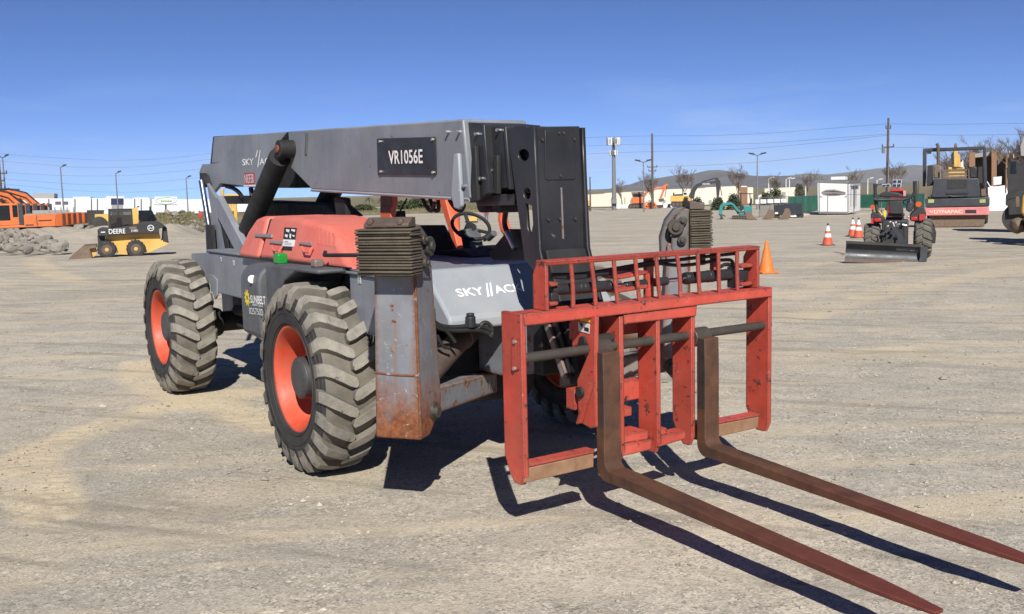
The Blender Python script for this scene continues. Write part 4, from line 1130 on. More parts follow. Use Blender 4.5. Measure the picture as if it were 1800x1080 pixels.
m = MB(); q = b.pt(1395,460,-.03); m.torus(q,(0,1,0),44/9*b.k,.012,28,6); m.tube([b.pt(1370,480,-.03),b.pt(1385,455,-.03),b.pt(1410,470,-.03),b.pt(1425,450,-.03)],.012,6); m.tube([b.pt(1385,455,-.03),b.pt(1378,435,-.03)],.008,5); m.build('leaping_emblem', WHITE, b.e)
m = MB(); 
for a in (610,635,655): m.tube([b.pt(a,535,-.03),b.pt(a+8,515,-.03),b.pt(a+16,535,-.03)],.014,5)
m.build('arm_sticker', WHITE, b.e)
b.rod('beacon', BLKM, [(1200,135),(1200,115)], .04, .5); b.rod('exhaust', BLKM, [(1395,185),(1395,120)], .03, .8)

# --- row of orange excavators in the sunken lot ------------------------
def excavator(name, label, loc, rz, group):
    e = empty(name, loc, rz, label, 'excavator', group)
    for s in (-1, 1):
        m = MB(); pts = []
        for i in range(12): 
            t = PI/2+PI*i/11; pts.append((-1.75+.46*math.cos(t), .46+.46*math.sin(t)))
        for i in range(12): 
            t = -PI/2+PI*i/11; pts.append((1.75+.46*math.cos(t), .46+.46*math.sin(t)))
        m.prism([(x,s*1.25-.3,z) for x,z in pts],(0,.6,0)); m.build('track', BLKM, e, .03)
    m = MB(); m.bb(-1.2,1.2,-1,1,.5,.95); m.cyl((0,0,.9),(0,0,1.12),.7,n=24); m.build('undercarriage', BLKM, e, .02)
    m = MB(); m.prism([(-2.2,-1.35,1.12),(-2.2,-1.35,1.3),(-.2,-1.35,1.32),(-.2,-1.35,2.16),(2.2,-1.35,2.16),(2.2,-1.35,1.12)],(0,2.7,0)); hs = m.build('house', ORX, e, .04)
    m = MB(); m.bb(-.1,2.4,-1.2,1.2,2.162,2.24); m.bb(.5,1.4,-.3,.9,2.24,2.5); m.cyl((1.8,.6,2.2),(1.8,.6,2.75),.06,n=10); m.build('engine_cover', CONC, hs, .03)
    m = MB(); m.bb(.75,.80,-1.365,-1.352,1.2,2.1); m.bb(.9,1.9,-1.365,-1.352,1.6,1.7); m.bb(-.25,-.2,-1.365,-1.352,1.3,2.1); m.bb(-.1,.5,-1.36,-1.352,1.25,1.36); m.build('panel_seam', BLKM, hs)
    m = MB(); m.hexa([(2.2,-1.3,1.1),(2.75,-1.0,1.1),(3.05,-.3,1.1),(3.05,.3,1.1),(2.75,1.0,1.1),(2.2,1.3,1.1)],[(2.2,-1.3,2.2),(2.75,-1.0,2.2),(3.05,-.3,2.2),(3.05,.3,2.2),(2.75,1.0,2.2),(2.2,1.3,2.2)]); m.build('counterweight', ORX, e, .06)
    m = MB(); m.bb(-2.15,-.3,-1.35,-.35,1.3,3.15); cb = m.build('cab', ORX, e, .08)
    for x0, x1, z0 in ((-2.05,-1.2,1.75),(-1.0,-.62,2.0)):
        m = MB(); m.bb(x0,x1,-1.362,-1.352,z0,3.0); m.build('window', GLASS, cb)
    m = MB(); m.bb(-.6,-.2,-1.36,-.34,1.32,3.16); m.build('cab_pillar', DKGR, cb, .05)
    m = MB(); m.bb(-2.162,-2.152,-1.25,-.45,1.6,3.05); m.build('window', GLASS, cb)
    m = MB(); m.prism([(-1.2,-.05,1.5),(-1.5,-.05,2.1),(-2.8,-.05,3.3),(-4.3,-.05,3.75),(-6.0,-.05,3.45),(-6.1,-.05,3.85),(-4.3,-.05,4.3),(-2.6,-.05,4.0),(-1.1,-.05,2.7),(-.8,-.05,1.8)],(0,.36,0)); bo = m.build('boom', ORX, e, .03)
    m = MB(); m.cyl((-1.6,-.12,1.6),(-3.3,-.12,3.5),.1,n=10); m.cyl((-1.6,.4,1.6),(-3.3,.4,3.5),.1,n=10); m.cyl((-3.3,.2,4.35),(-5.6,.2,4.25),.09,n=10); m.tube([(-.9,-.1,2.4),(-1.2,-.1,2.85),(-2.7,-.1,4.1),(-4.3,-.1,4.38),(-6,-.1,3.95)],.07,6); m.tube([(-1.1,-.1,2.0),(-2.7,-.1,3.6),(-4.2,-.1,4.0)],.06,6); m.build('boom_cylinder', BLKM, bo)
    m = MB(); m.prism([(-5.7,.0,4.3),(-6.3,.0,4.0),(-6.0,.0,1.8),(-5.75,.0,1.8),(-5.6,.0,3.4)],(0,.45,0)); m.build('stick', ORX, e, .03)
    m = MB(); m.prism([(-6.2,-.4,2.1),(-5.6,-.4,2.1),(-5.0,-.4,1.2),(-5.3,-.4,.5),(-6.1,-.4,.6),(-5.6,-.4,1.2)],(0,1.2,0)); m.build('bucket', MUDB, e, .02)
    return e
ex0 = None
exl = ['orange excavator nearest in the row, with its side windows and cab facing the rocks', 'second orange excavator from the cab, its tail sticking out behind the nearest one',
       'middle orange excavator of the row by the rocks', 'fourth orange excavator in the row, next to the farthest one', 'farthest orange excavator of the row, beside the yellow wheel loader']
for i in range(5):
    dep = 84+4.2*i; q = D(46+12.6*i, 380, dep); loc = (q.x,q.y,zprof(dep*1.1)); RX = RZ+math.atan2(900-(46+12.6*i), CF)
    if ex0 is None: ex0 = e = excavator('excavator', exl[0], loc, RX, 'orange excavators parked in a row')
    else:
        e = copy_tree(ex0)
        for c in children(e):
            if c.name.split('.')[0] in ('boom','stick','bucket'):
                pv = Vector((-.5,0,1.8)); mr = Matrix.Rotation(R_([0,-7,4,-4,6][i]),3,'Y'); c.rotation_euler = mr.to_euler(); c.location = pv-mr@pv
        e.location = loc; e.rotation_euler = (0,0,RX); e['label'] = exl[i]
b = Bg('wheel_loader', 'yellow wheel loader half hidden behind the skid steer and rocks', 'loader', 172, dep=92, zoom=(0,320,1/9))
b.part('cab', BLKM, [(1372,450),(1650,448),(1640,520),(1500,520),(1490,610),(1400,640),(1375,560)], .4, 1.6)
b.part('body', YEL, [(1500,512),(1740,512),(1740,640),(1640,605),(1500,605)], .2, 1.9, bevel=.03); b.part('mudguard', BLKM, [(1480,605),(1640,600),(1700,660),(1720,720),(1400,720),(1400,640)], .3, 1.8)
for y in (0, 1.7):
    q = b.pt(1575,672,y); m = MB(); m.lathe([(y,.2),(y,.6),(y+.06,.72),(y+.35,.72),(y+.4,.6),(y+.4,.2)],c=(q.x,0,q.z),n=28); m.build('wheel', SIDEW, b.e)

# --- rocks -------------------------------------------------------------
def boulder(px, py, w, h, seed, label, group, dep=None, z=None):
    rn = random.Random(seed)
    dep = dep or gdepth(px, py); k = dep/CF
    q = D(px, py, dep)
    if z is None: z = float(ground_z(np.array([(q-CC).dot(RH)]), np.array([(q-CC).dot(FH)]))[0])
    m = MB(); sx, sy, sz = w*k*.55, w*k*.45*rn.uniform(.7,1.1), h*k*.62*rn.uniform(.75,1.15)
    m.blob((0,0,0), (1,1,1), 2, .06, rn)
    # a few flat breaks, as in quarried rubble
    for _ in range(11):
        n = Vector((rn.gauss(0,1),rn.gauss(0,1),rn.gauss(0,.8))).normalized(); o_ = rn.uniform(.42,.8)
        for v in m.bm.verts:
            t = v.co.dot(n)
            if t > o_: v.co -= n*(t-o_)*.95
    for v in m.bm.verts: v.co = Vector((v.co.x*sx, v.co.y*sy, v.co.z*sz+h*k*.38))
    o = m.build('boulder', ROCKM, None, smooth=0); o.location = (q.x,q.y,z); o.rotation_euler = (rn.uniform(-.2,.2),rn.uniform(-.2,.2),rn.uniform(0,6))
    return tag(o, label, 'rock', group)
rl = 'rough grey boulder in the rubble heap below the orange excavators'
rn_ = random.Random(8)
rp = []
for row, (y, x1, n, s) in enumerate(((409,40,5,17),(415,62,6,21),(421,88,7,23),(428,100,7,25),(435,118,8,25),(440,126,8,24))):
    for i in range(n): rp.append((-10+(x1+10)*(i+.5)/n+rn_.uniform(-5,5), y+rn_.uniform(-2,3), s*rn_.uniform(.5,1.6), s*rn_.uniform(.42,.75)))
for i, (a,c,w,h) in enumerate(rp):
    dp = 39+(440-c)*.22
    q = D(a, c+h*.15, dp); boulder(a,c,w,h,i,rl,'boulders of the rubble heap on the left', dep=dp, z=max(0,q.z))
rl = 'grey rock in the low line of rocks along the drop to the sunken lot'
for i, (a,w,h) in enumerate([(88,16,10),(104,22,10),(122,24,12),(140,26,13),(156,24,13),(175,28,12),(70,14,7),(48,14,8),(30,14,7),(192,20,9),(118,12,6),(150,12,6),(206,14,8)]): boulder(a,402,w,h,40+i,rl,'rocks along the edge of the sunken lot', dep=66+(i%3))
rl = 'pale rock in the loose line of rocks between the skid steer and the grey tower'
for i, (a,c,w,h) in enumerate([(296,402,14,9),(308,403,18,10),(322,401,14,9),(336,406,20,12),(350,409,26,16),(364,404,14,10),(302,398,10,6),(328,397,12,6)]): boulder(a,c,w,h,60+i,rl,'rocks to the right of the skid steer')
rl = 'small pale rock on the grassy bank below the white warehouse'
for i in range(22):
    rn = random.Random(200+i); boulder(287+i*3.5+rn.uniform(-1,1), 389, rn.uniform(5,9), rn.uniform(3,6), 80+i, rl, 'small rocks on the grassy bank', dep=rn.uniform(104,112))

# --- white warehouse on the left ---------------------------------------
b = Bg('warehouse', 'long white warehouse with dark pilasters beyond the yard on the left', 'building', 200, dep=340, z=-7.5)
wl = b.part('wall', WALL, [(-80,349.5),(128,349),(128,346.5),(159,346),(159,349),(186,349),(186,345.5),(218,345.5),(218,349.5),(236,349.5),(236,347.5),(262,347.5),(262,350.5),(480,351),(480,420),(-80,420)], 0, 40)
b.part('upper_block', CONC, [(56,340),(94.5,340),(94.5,350),(56,350)], 3, 25)
for a in (20,85.5,131.5,160.5,171,236.5,248,265): b.rect('pilaster', PILAS, a-.8, 350, a+.8, 410, -.3, 0)
b.rect('glazing', NAVY, 195, 349, 217, 360, -.25, 0); b.rect('entrance', CONC, 196, 360.5, 216, 380, -.25, 0)
for a in (97,109.5): b.rect('window', PILAS, a, 354.5, a+10, 359.5, -.2, 0)
for a in (75,82): b.rect('window', PILAS, a, 357, a+4, 361, -.2, 0)
b = Bg('billboard', 'white billboard with a green and blue oval on a dark post', 'sign', 292, dep=200)
bo = b.rect('board', WHT, 271.5, 346, 311, 360.5, 0, .3); b.rect('frame', GALV, 270.5, 359.7, 312, 361, -.1, .4)
m = MB(); c = b.pt(292,353,-.03); r = [c+Vector((17*b.k*math.cos(t*2*PI/28),0,5.6*b.k*math.sin(t*2*PI/28))) for t in range(28)]; m.tube(r+[r[0]],.07,6,False); m.build('oval_rim', plain('sea green print',(.35,.52,.5)), bo)
m = MB(); 
for a in (283,287,291,295,299): m.tube([b.pt(a,355,-.05),b.pt(a+1.5,351.5,-.05),b.pt(a+3,354.5,-.05)],.1,5)
m.build('logo', plain('leaf green print',(.3,.5,.22)), bo)
b.rect('post', BLKM, 290, 361, 293, 395, .1, .5)

# --- poles ---------------------------------------------------------------
def light_pole(px, top, dep, label, twin=False, r=.09, arm=1.0, z=None, base=None, mat=None, name='light_pole', group=None):
    mat = mat or GALV
    b = Bg(name, label, 'light pole', px, dep=dep, z=z, group=group)
    t = b.pt(px, top); m = MB(); m.cyl((0,0,0),(t.x*0,0,t.z), r*1.4, r*.8, n=10); m.build('pole', mat, b.e)
    for s in ((-1,1) if twin else (1,)):
        m = MB(); m.tube([(0,0,t.z-.05),(s*arm*.5,0,t.z+.12)],.05,6); m.prism([(s*arm*.35,-.2,t.z+.05),(s*arm*1.0,-.2,t.z+.22),(s*arm*1.0,-.2,t.z+.42),(s*arm*.35,-.2,t.z+.3)],(0,.4,0)); m.build('lamp_head', BLKM if mat is GALV else mat, b.e)
    return b
light_pole(110,294,140,'dark light pole left of the blue glazed warehouse entrance, above the excavators', arm=.8)
light_pole(206,305,150,'dark light pole in front of the blue glazed warehouse entrance', arm=.8)
light_pole(329,313,160,'dark light pole beside the billboard, nearest the telescopic forklift', arm=.8)
light_pole(10,277,120,'dark light pole at the far left edge, in front of the overhead wires', twin=True, arm=.7)
light_pole(1131.5,285,150,'twin headed light pole just left of the tall utility pole by the orange excavator', twin=True, arm=1.3)
light_pole(1331,273,150,'twin headed light pole right of the bare-topped mountain peak', twin=True, arm=1.3)
light_pole(1770,213,70,'curved street light reaching in over the trees at the right edge',arm=.1) if False else None
for px, top, lb in ((1351,314,'white lamp post left of the green screened fence, beside a small bare tree'),(1381.5,315,'white lamp post standing left in the close pair above the bushes'),(1387.5,315.5,'white lamp post standing right in the close pair above the bushes'),(1416,316,'white lamp post beside the tall dark shrub and the caravan'),(1525,315,'thick white lamp post between the caravan and the tractor'),(1541,317,'thin white lamp post behind the roll bar of the tractor')):
    light_pole(px, top, 260, lb, r=.14, arm=1.4, z=-7.5, mat=WHT, name='lamp_post', group='white lamp posts beyond the fence')
def utility_pole(px, top, dep, label, arms, r=.16, z=None):
    b = Bg('utility_pole', label, 'utility pole', px, dep=dep, z=z)
    t = b.pt(px, top); m = MB(); m.cyl((0,0,0),(0,0,t.z),r*1.15,r*.75,n=12); m.build('pole', WOOD, b.e)
    for a, w in arms:
        h = b.pt(px, a).z; m = MB(); m.bb(-w,w,-.07,.07,h-.08,h+.08); m.build('crossarm', WOOD, b.e)
        for k in (-.9,.9): 
            m = MB(); m.cyl((k*w,0,h+.08),(k*w,0,h+.35),.06,n=8); m.build('insulator', BLKM, b.e)
    return b
utility_pole(1147,235,180,'tall thin utility pole behind the orange excavator on the right', [(294,.9),(301,.7)], .22)
bp_ = utility_pole(1559,208,120,'brown timber utility pole behind the compact tractor', [(259,.7),(226,.3)], .17)
m = MB(); h = bp_.pt(1559,262).z; m.cyl((-.5,0,h-.5),(-.5,0,h+.2),.2,n=12); m.build('transformer', GALV, bp_.e)
m = MB(); m.cyl((.1,-.25,0),(.1,-.25,h-1.5),.07,n=8); m.build('conduit', GALV, bp_.e)
utility_pole(3,275,118,'timber utility pole at the very left edge of the yard', [(305,.8),(318,.5)], .15)
utility_pole(1037.5,311,170,'short bare pole right of the black boom head', [], .14)
utility_pole(1614,318,130,'short dark pole left of the roller frame', [], .1)
utility_pole(1215,303,240,'thin pale pole in front of the mountain, above the yellow excavator', [], .12)
# cell tower
b = Bg('cell_tower', 'grey mobile phone mast with two tiers of white antenna panels', 'mast', 1079.5, dep=175)
t = b.pt(1079,243); m = MB(); m.cyl((0,0,0),(0,0,t.z),.42,.26,n=14); m.build('pole', GALV, b.e)
for py, n, rad, hh in ((249,12,1.15,1.35),(269,9,.75,.8)):
    h = b.pt(1079,py).z; m = MB(); m.torus((0,0,h-.2),(0,0,1),rad*.9,.06,20,6); m.torus((0,0,h+.25),(0,0,1),rad*.9,.06,20,6)
    for i in range(4): t_ = i*PI/2; m.tube([(0,0,h),(rad*.9*math.cos(t_),rad*.9*math.sin(t_),h)],.05,6)
    m.build('platform', GALV, b.e)
    for i in range(n):
        a = 2*PI*i/n+.2; c = (rad*math.cos(a),rad*math.sin(a),h); m = MB(); m.box(c,(.16,.28,hh),Matrix.Rotation(a,3,'Z')); m.build('antenna', WHT if i%3 else GALV, b.e, .02)
b.rect('equipment_box', GALV, 1074, 350, 1084, 358, -1, 1)

# --- overhead wires -------------------------------------------------------
WIRE = plain('overhead cable', (.07,.075,.09), .6)
def wire(pts, d0, d1, label, r=.016, mat=None, group='overhead wires'):
    xs = [p[0] for p in pts]; q = []
    for i in range(41):
        x = xs[0]+(xs[-1]-xs[0])*i/40
        # smooth interpolation through the points
        y = np.interp(x, xs, [p[1] for p in pts])
        q.append([x,y])
    ys = np.array([a[1] for a in q])
    for _ in range(6): ys[1:-1] = .25*ys[:-2]+.5*ys[1:-1]+.25*ys[2:]
    v = [D(q[i][0], ys[i], d0+(d1-d0)*i/40) for i in range(41)]
    m = MB(); m.tube(v, r, 5); o = m.build('overhead_wire', mat or WIRE); return tag(o, label, 'wire', group)
lw = [[(-20,268),(60,276),(200,283),(300,279),(400,266),(560,240)],[(-20,282),(60,288),(150,296),(250,294),(400,277),(560,250)],[(-20,300),(60,307),(140,310),(230,309),(350,298),(480,280)],[(-20,313),(60,319),(140,325),(230,324),(350,313),(480,296)],[(-20,321),(60,329),(130,336),(220,339),(300,336),(420,322),(560,300)]]
ln = ['highest','second highest','middle','second lowest','lowest']
for l, n_ in zip(lw, ln): wire(l, 165, 185, n_+' of the five overhead wires in the sky on the left')
rw = [[(880,252),(1024,242),(1142,239),(1242,239),(1350,235),(1460,226),(1560,218)],[(880,265),(1024,257),(1142,253),(1242,254.5),(1350,252),(1560,236)],[(880,278),(1024,271),(1142,266.5),(1242,265.5),(1350,260),(1450,250),(1560,238)],[(1142,293.5),(1242,291),(1350,284),(1450,274),(1555,260)]]
for l, n_ in zip(rw, ['highest','second highest','second lowest','lowest']): wire(l, 180, 120, n_+' of the four overhead wires between the two tall utility poles on the right')
wire([(880,304),(1024,300),(1085,298),(1142,293.5)], 200, 180, 'pale overhead wire running left from the tall utility pole to the boom head', mat=plain('pale cable',(.75,.76,.78)))
for l, n_ in zip([[(1560,218),(1660,219),(1800,217),(1900,212)],[(1560,236),(1660,238),(1800,237),(1900,232)],[(1557,259),(1640,260),(1760,262),(1900,264)]], ['upper','middle','lower']):
    wire(l, 120, 105, n_+' overhead wire right of the brown timber pole, above the roller')

# --- trees ------------------------------------------------------------------
def bare_tree(seed, h, spread=.36, dens=4):
    rn = random.Random(seed); tr = MB(); cr = MB()
    def grow(m, p, d, L, r, lev):
        pts = [p]; rad = [r]; n = 3
        for i in range(n):
            d = (d+Vector((rn.uniform(-.16,.16),rn.uniform(-.16,.16),rn.uniform(-.03,.1)))).normalized()
            p = p+d*L/n; pts.append(p); rad.append(r*(1-.45*(i+1)/n))
        m.tube(pts, rad, 5 if lev < 2 else 3, caps=False)
        if lev >= dens: return
        k = rn.randint(4,5) if lev else rn.randint(7,9)
        for i in range(k):
            f = rn.uniform(.45,1.0); j = min(n-1, int(f*n)); q = pts[j].lerp(pts[j+1], f*n-j)
            a = rn.uniform(0,2*PI); t = rn.uniform(.35,.95)*(1 if lev else .8)
            nd = (d*math.cos(t)+Vector((math.cos(a),math.sin(a),.25))*math.sin(t)).normalized()
            grow(cr, q, nd, L*rn.uniform(.5,.7), max(rad[j]*.55,.022), lev+1)
    grow(tr, Vector((0,0,0)), Vector((rn.uniform(-.05,.05),rn.uniform(-.05,.05),1)), h*.48, h*.022, 0)
    return tr, cr
protos = []
def tree(px, top, dep, label, kind, z=None, group='bare winter trees'):
    b = Bg('bare_tree', label, 'tree', px, dep=dep, z=z, group=group)
    h = b.pt(px, top).z
    e = b.e
    if len(protos) <= kind or protos[kind] is None:
        while len(protos) <= kind: protos.append(None)
        tr, cr = bare_tree(kind*7+3, 10.0, dens=4)
        a = tr.build('trunk', BARK, e, smooth=60); c = cr.build('crown', BARK, e, smooth=60); protos[kind] = (a,c)
    else:
        for o in protos[kind]:
            c = o.copy(); COL.objects.link(c); c.parent = e
    zs = max(v.co.z for v in protos[kind][1].data.vertices)
    s = h/zs; e.scale = (s,s,s); e.rotation_euler = (0,0,RZ+px*1.7)
    return e
tl = [(1093,311,200,'thin bare tree beside the phone mast, left of the orange excavator',0,-3),(1148,298,190,'bushy bare tree wrapped round the foot of the tall utility pole',1,-3),(1197,288,210,'forked bare tree left of the mountain peak, above the yellow excavator',2,-3),(1300,286,200,'tall bare tree with a dense crown behind the teal mini excavator',1,-3),
      (1364,301,240,'small bare tree between the two groups of white lamp posts',0,-7),(1420,296,200,'small bare tree just left of the white caravan',2,-7),(1495,290,200,'bare tree above the right end of the white caravan',0,-7),(1568,278,170,'bare tree standing against the brown timber utility pole',1,-3),(1448,307,240,'low bare tree behind the caravan roof',2,-7),
      (1702,236,150,'pointed bare tree just right of the yellow crane, behind the roller frame',0,-3),(1730,241,155,'bare tree behind the upper right corner of the roller frame',2,-3),(1747,238,150,'slim bare tree between the roller and the large tree on the right',0,-3),(1785,214,120,'largest bare tree, at the right edge of the picture',1,-2),(1812,222,118,'big bare tree cut by the right edge of the picture',2,-2),(1680,255,160,'low bare tree behind the exhaust side of the roller frame',2,-3)]
for a in tl: tree(*a[:5])
def bush(px, dep, w, top, label, seed, group='dark evergreen shrubs beyond the yard'):
    u = (px-900)/CF*dep; z = float(ground_z(np.array([u]), np.array([dep]))[0])
    b = Bg('shrub', label, 'shrub', px, dep=dep, z=z, group=group); rn = random.Random(seed); m = MB(); h = 0
    W_ = w*b.k; H_ = b.pt(px, top).z
    for i in range(900):
        t = rn.uniform(0,2*PI); r = rn.random()**.5; u = rn.random()
        c = Vector((math.cos(t)*r*W_*.5*(1-.5*u*u)*rn.uniform(.8,1.15), math.sin(t)*r*W_*.4, u*H_*rn.uniform(.75,1.0)+.02)); s = W_*.035*rn.uniform(.6,1.4)+.05
        a = Vector((rn.uniform(-1,1),rn.uniform(-1,1),rn.uniform(-1,1))).normalized(); d_ = a.orthogonal().normalized(); e_ = a.cross(d_)
        m._f([m._v(c+d_*s),m._v(c+e_*s*.7),m._v(c-d_*s),m._v(c-e_*s*.7)])
    lf = m.build('foliage', LEAF, b.e, smooth=0, fix=False)
    m = MB(); m.cyl((0,0,0),(0,0,H_*.6),.08*W_**.5,n=8); m.build('stem', BARK, b.e)
zb = -6.0
for px, base, dep, w, h, lb in ((1362,344,220,34,13,'wide dark shrub left of the tall one, above the white fence signs'),(1405,342,210,22,20,'tall dark shrub behind the green screened fence, left of the caravan'),(1345,345,200,20,7,'low dark shrub above the left corner of the green fence'),(1225,357,140,24,10,'small dark shrub under the black excavator boom'),(1262,356,150,26,9,'dark shrub left of the teal mini excavator canopy'),(1290,352,150,28,12,'dark shrub directly behind the teal mini excavator'),(1205,357,150,14,12,'shrub beside the yellow excavator body'),
                             (700,367,198,60,13,'broad green shrub seen under the boom left of the slanted cab post'),(735,366,204,50,17,'broad green shrub seen under the boom beside the slanted cab post'),(640,367,196,40,7,'low green shrub seen under the boom at the palm trees')):
    bush(px, dep, w, base-h, lb, px)
for px, top, lb in ((648,349,'left palm tree seen below the boom'),(671,351,'right palm tree seen below the boom')):
    b = Bg('palm_tree', lb, 'tree', px, dep=205, z=-1.2, group='palm trees beyond the yard'); t = b.pt(px,top).z
    m = MB(); m.cyl((0,0,0),(0,0,t),.14,.1,n=8); m.build('trunk', BARK, b.e)
    m = MB(); rn = random.Random(px)
    for i in range(26):
        a = rn.uniform(0,2*PI); el = rn.uniform(-.6,1.1); pts = []
        for k in range(5):
            f = k/4; pts.append(Vector((math.cos(a)*f*1.4,math.sin(a)*f*1.4,t+math.sin(el)*f*1.1-f*f*.8)))
        for p, q in zip(pts, pts[1:]):
            s = Vector((-math.sin(a),math.cos(a),0))*.06; m._f([m._v(p-s),m._v(p+s),m._v(q+s),m._v(q-s)])
    m.build('fronds', PALML, b.e, smooth=0, fix=False)
b = Bg('low_building', 'low white building with dark windows seen under the boom', 'building', 715, dep=225, z=-2.0)
b.rect('wall', WALL, 706, 364, 733, 373, 0, 8); b.rect('roof', CONC, 705, 362.5, 734, 364.5, -.3, 8.3)
for a in (710,718,726): b.rect('window', PILAS, a, 366, a+3, 369, -.1, 0)
b = Bg('shed', 'small white shed left of the red cab post, seen under the boom', 'building', 668, dep=228, z=-2.0)
b.rect('wall', WALL, 655, 366, 684, 372, 0, 6); b.rect('roof', CONC, 654.5, 365, 684.5, 366.3, -.2, 6.2)
# ------------------------------------------------------------------ right half of the yard
# far white buildings
b = Bg('warehouse', 'long cream warehouse behind the orange and yellow excavators', 'building', 1120, dep=330, z=-7.5)
b.part('wall', CREAM, [(985,345),(1062,341.5),(1062,340),(1150,336.5),(1150,334),(1212,332),(1212,333),(1240,331),(1240,330),(1306,327),(1306,420),(985,420)], 0, 40)
for a in (1075,1098,1122,1180,1200,1228,1262): b.rect('pilaster', CONC, a, 347, a+1.2, 415, -.3, 0)
for a in (1108,1140,1165,1246,1285): b.rect('loading_door', CONC, a, 352, a+5, 366, -.2, 0)
b = Bg('brick_block', 'small brown brick block with a white wing above the teal mini excavator', 'building', 1312, dep=300, z=-7.5)
b.rect('wall', RUSTB, 1300, 329, 1314, 420, 0, 12); b.rect('wing', CREAM, 1314, 329.5, 1324, 420, 1, 12); b.rect('parapet', WHT, 1303, 327.2, 1313, 329, 0, 12)
b = Bg('warehouse', 'cream warehouse below the white lamp posts, above the green fence', 'building', 1370, dep=320, z=-7.5)
b.part('wall', CREAM, [(1333,344),(1344,341),(1344,332),(1398,329.5),(1398,420),(1333,420)], 0, 30); b.rect('pilaster', CONC, 1366, 333, 1367, 420, -.3, 0); b.rect('loading_door', CONC, 1376, 338, 1382, 350, -.2, 0)
# brown industrial plant behind the roller
b = Bg('industrial_plant', 'brown industrial building with square towers behind the roller', 'building', 1740, dep=130, z=-1)
b.part('wall', paint('brown cladding',(.17,.125,.085),.9,var=.2,vscale=.3), [(1704,274),(1800,266),(1830,264),(1830,372),(1704,372)], 3, 20)
for x0,x1,t,lb in ((1704,1714,268,0),(1743,1752,264,0),(1768,1778,272,0)):
    b.rect('tower', RUSTB, x0, t, x1, 370, 0, 3)
for x0, x1, y0, y1 in ((1716,1740,283,292),(1754,1766,280,290),(1753,1761,296,318),(1718,1738,300,330)): b.rect('opening', PILAS, x0,y0,x1,y1,2.8,3)
b.part('roof', CONC, [(1714,270),(1743,267),(1743,274),(1714,277)], 1, 4); b.part('stack', CREAM, [(1781,266),(1784,266),(1785,300),(1780,300)], -1, 0)

# white water barriers
def barrier(px0, px1, top, base, label):
    b = Bg('water_barrier', label, 'barrier', (px0+px1)/2, base, group='white plastic barriers by the excavators')
    w = (px1-px0)*b.k/2; h = (base-top)*b.k
    m = MB(); m.prism([(-w,-.3,0),(-w,-.3,h*.25),(-w,-.12,h*.5),(-w,-.1,h),(-w,.1,h),(-w,.12,h*.5),(-w,.3,h*.25),(-w,.3,0)],(2*w,0,0)); o = m.build('body', WHT, b.e, .03)
    m = MB()
    for i in (-.6,0,.6): m.cyl((w*i,-.13,h*.62),(w*i,.13,h*.62),h*.13,n=12)
    m.build('lifting_hole', CONC, o)
barrier(1081,1092,360.5,367,'white plastic barrier farthest left, left of the orange excavator')
barrier(1092.3,1103,360,366.8,'white plastic barrier touching the tracks of the orange excavator')
for i in range(4):
    a = 1166+i*12.8; barrier(a,a+12.5,357.6-i*.6,365.4-i*.6,'white barrier below the yellow excavator,'+[' next to the small orange machine',' second from the small orange machine',' second from the dark loose bucket',' nearest the dark loose bucket'][i])

# orange excavator facing right
Z3 = (1080,300,1/9)
def tracks(b, x0, x1, y0, y1, ya, yb, mat=None, n='track'):
    "rounded crawler outline between zoom x0..x1, y0..y1"
    pts = []; r = (y1-y0)/2
    for i in range(9): t = PI/2+PI*i/8; pts.append((x0+r+r*math.cos(t), (y0+y1)/2-r*math.sin(t)))
    for i in range(9): t = -PI/2+PI*i/8; pts.append((x1-r+r*math.cos(t), (y0+y1)/2-r*math.sin(t)))
    o = b.part(n, mat or BLKM, pts, ya, yb)
    m = MB(); k = int((x1-x0)/(r*1.6))
    for i in range(k+1):
        q = b.pt(x0+r+(x1-x0-2*r)*i/max(1,k),(y0+y1)/2,ya-.03); m.cyl(q,q+Vector((0,.05,0)),r*.62*b.zoom[2]*b.k,n=12)
    m.build('road_wheel', RUSTC, o); return o
b = Bg('excavator', 'orange excavator facing right with its folded arm behind a small orange machine', 'excavator', 1125, 367, zoom=Z3)
tracks(b,222,490,530,602,0,.6); tracks(b,222,490,530,602,1.9,2.5)
hs = b.part('house', ORX, [(285,430),(430,422),(470,460),(480,500),(430,522),(285,522)], .1, 2.4, bevel=.05); b.part('house_base', BLKM, [(290,520),(470,515),(440,535),(300,535)], .3, 2.2)
b.part('counterweight', ORX, [(262,440),(290,430),(290,525),(268,515)], .2, 2.3, bevel=.06)
cb = b.part('cab', MUDB, [(265,345),(455,338),(452,420),(290,432)], .9, 2.3, bevel=.04); b.rect('window', GLASS, 300, 370, 430, 415, .88, .9, cb)
b.part('boom', ORX, [(440,425),(480,360),(500,310),(560,275),(760,252),(790,262),(780,285),(570,325),(530,350),(490,410),(470,440)], .9, 1.4, bevel=.03)
b.part('stick', ORX, [(765,250),(830,205),(852,225),(835,262),(790,330),(750,440),(712,440),(740,380),(770,290)], .95, 1.35, bevel=.03)
b.rod('boom_cylinder', CHROME, [(590,300),(780,262)], .07, .85); b.rod('bucket_cylinder', BLKM, [(830,240),(800,420)], .06, .9)
b.part('bucket', RUSTC, [(700,450),(780,440),(790,480),(740,500),(705,495)], .6, 1.6, bevel=.02)
b = Bg('trencher', 'small orange machine with round wheels beside the orange excavator', 'machine', 1146, 367.5, zoom=Z3)
for x, r in ((520,45),(600,48)):
    q = b.pt(x,552,0); m = MB(); m.torus(q,(0,1,0),r/9*b.k,.13,24,8); m.cyl(q,q+Vector((0,.2,0)),r/22*b.k); m.build('wheel', ORX, b.e)
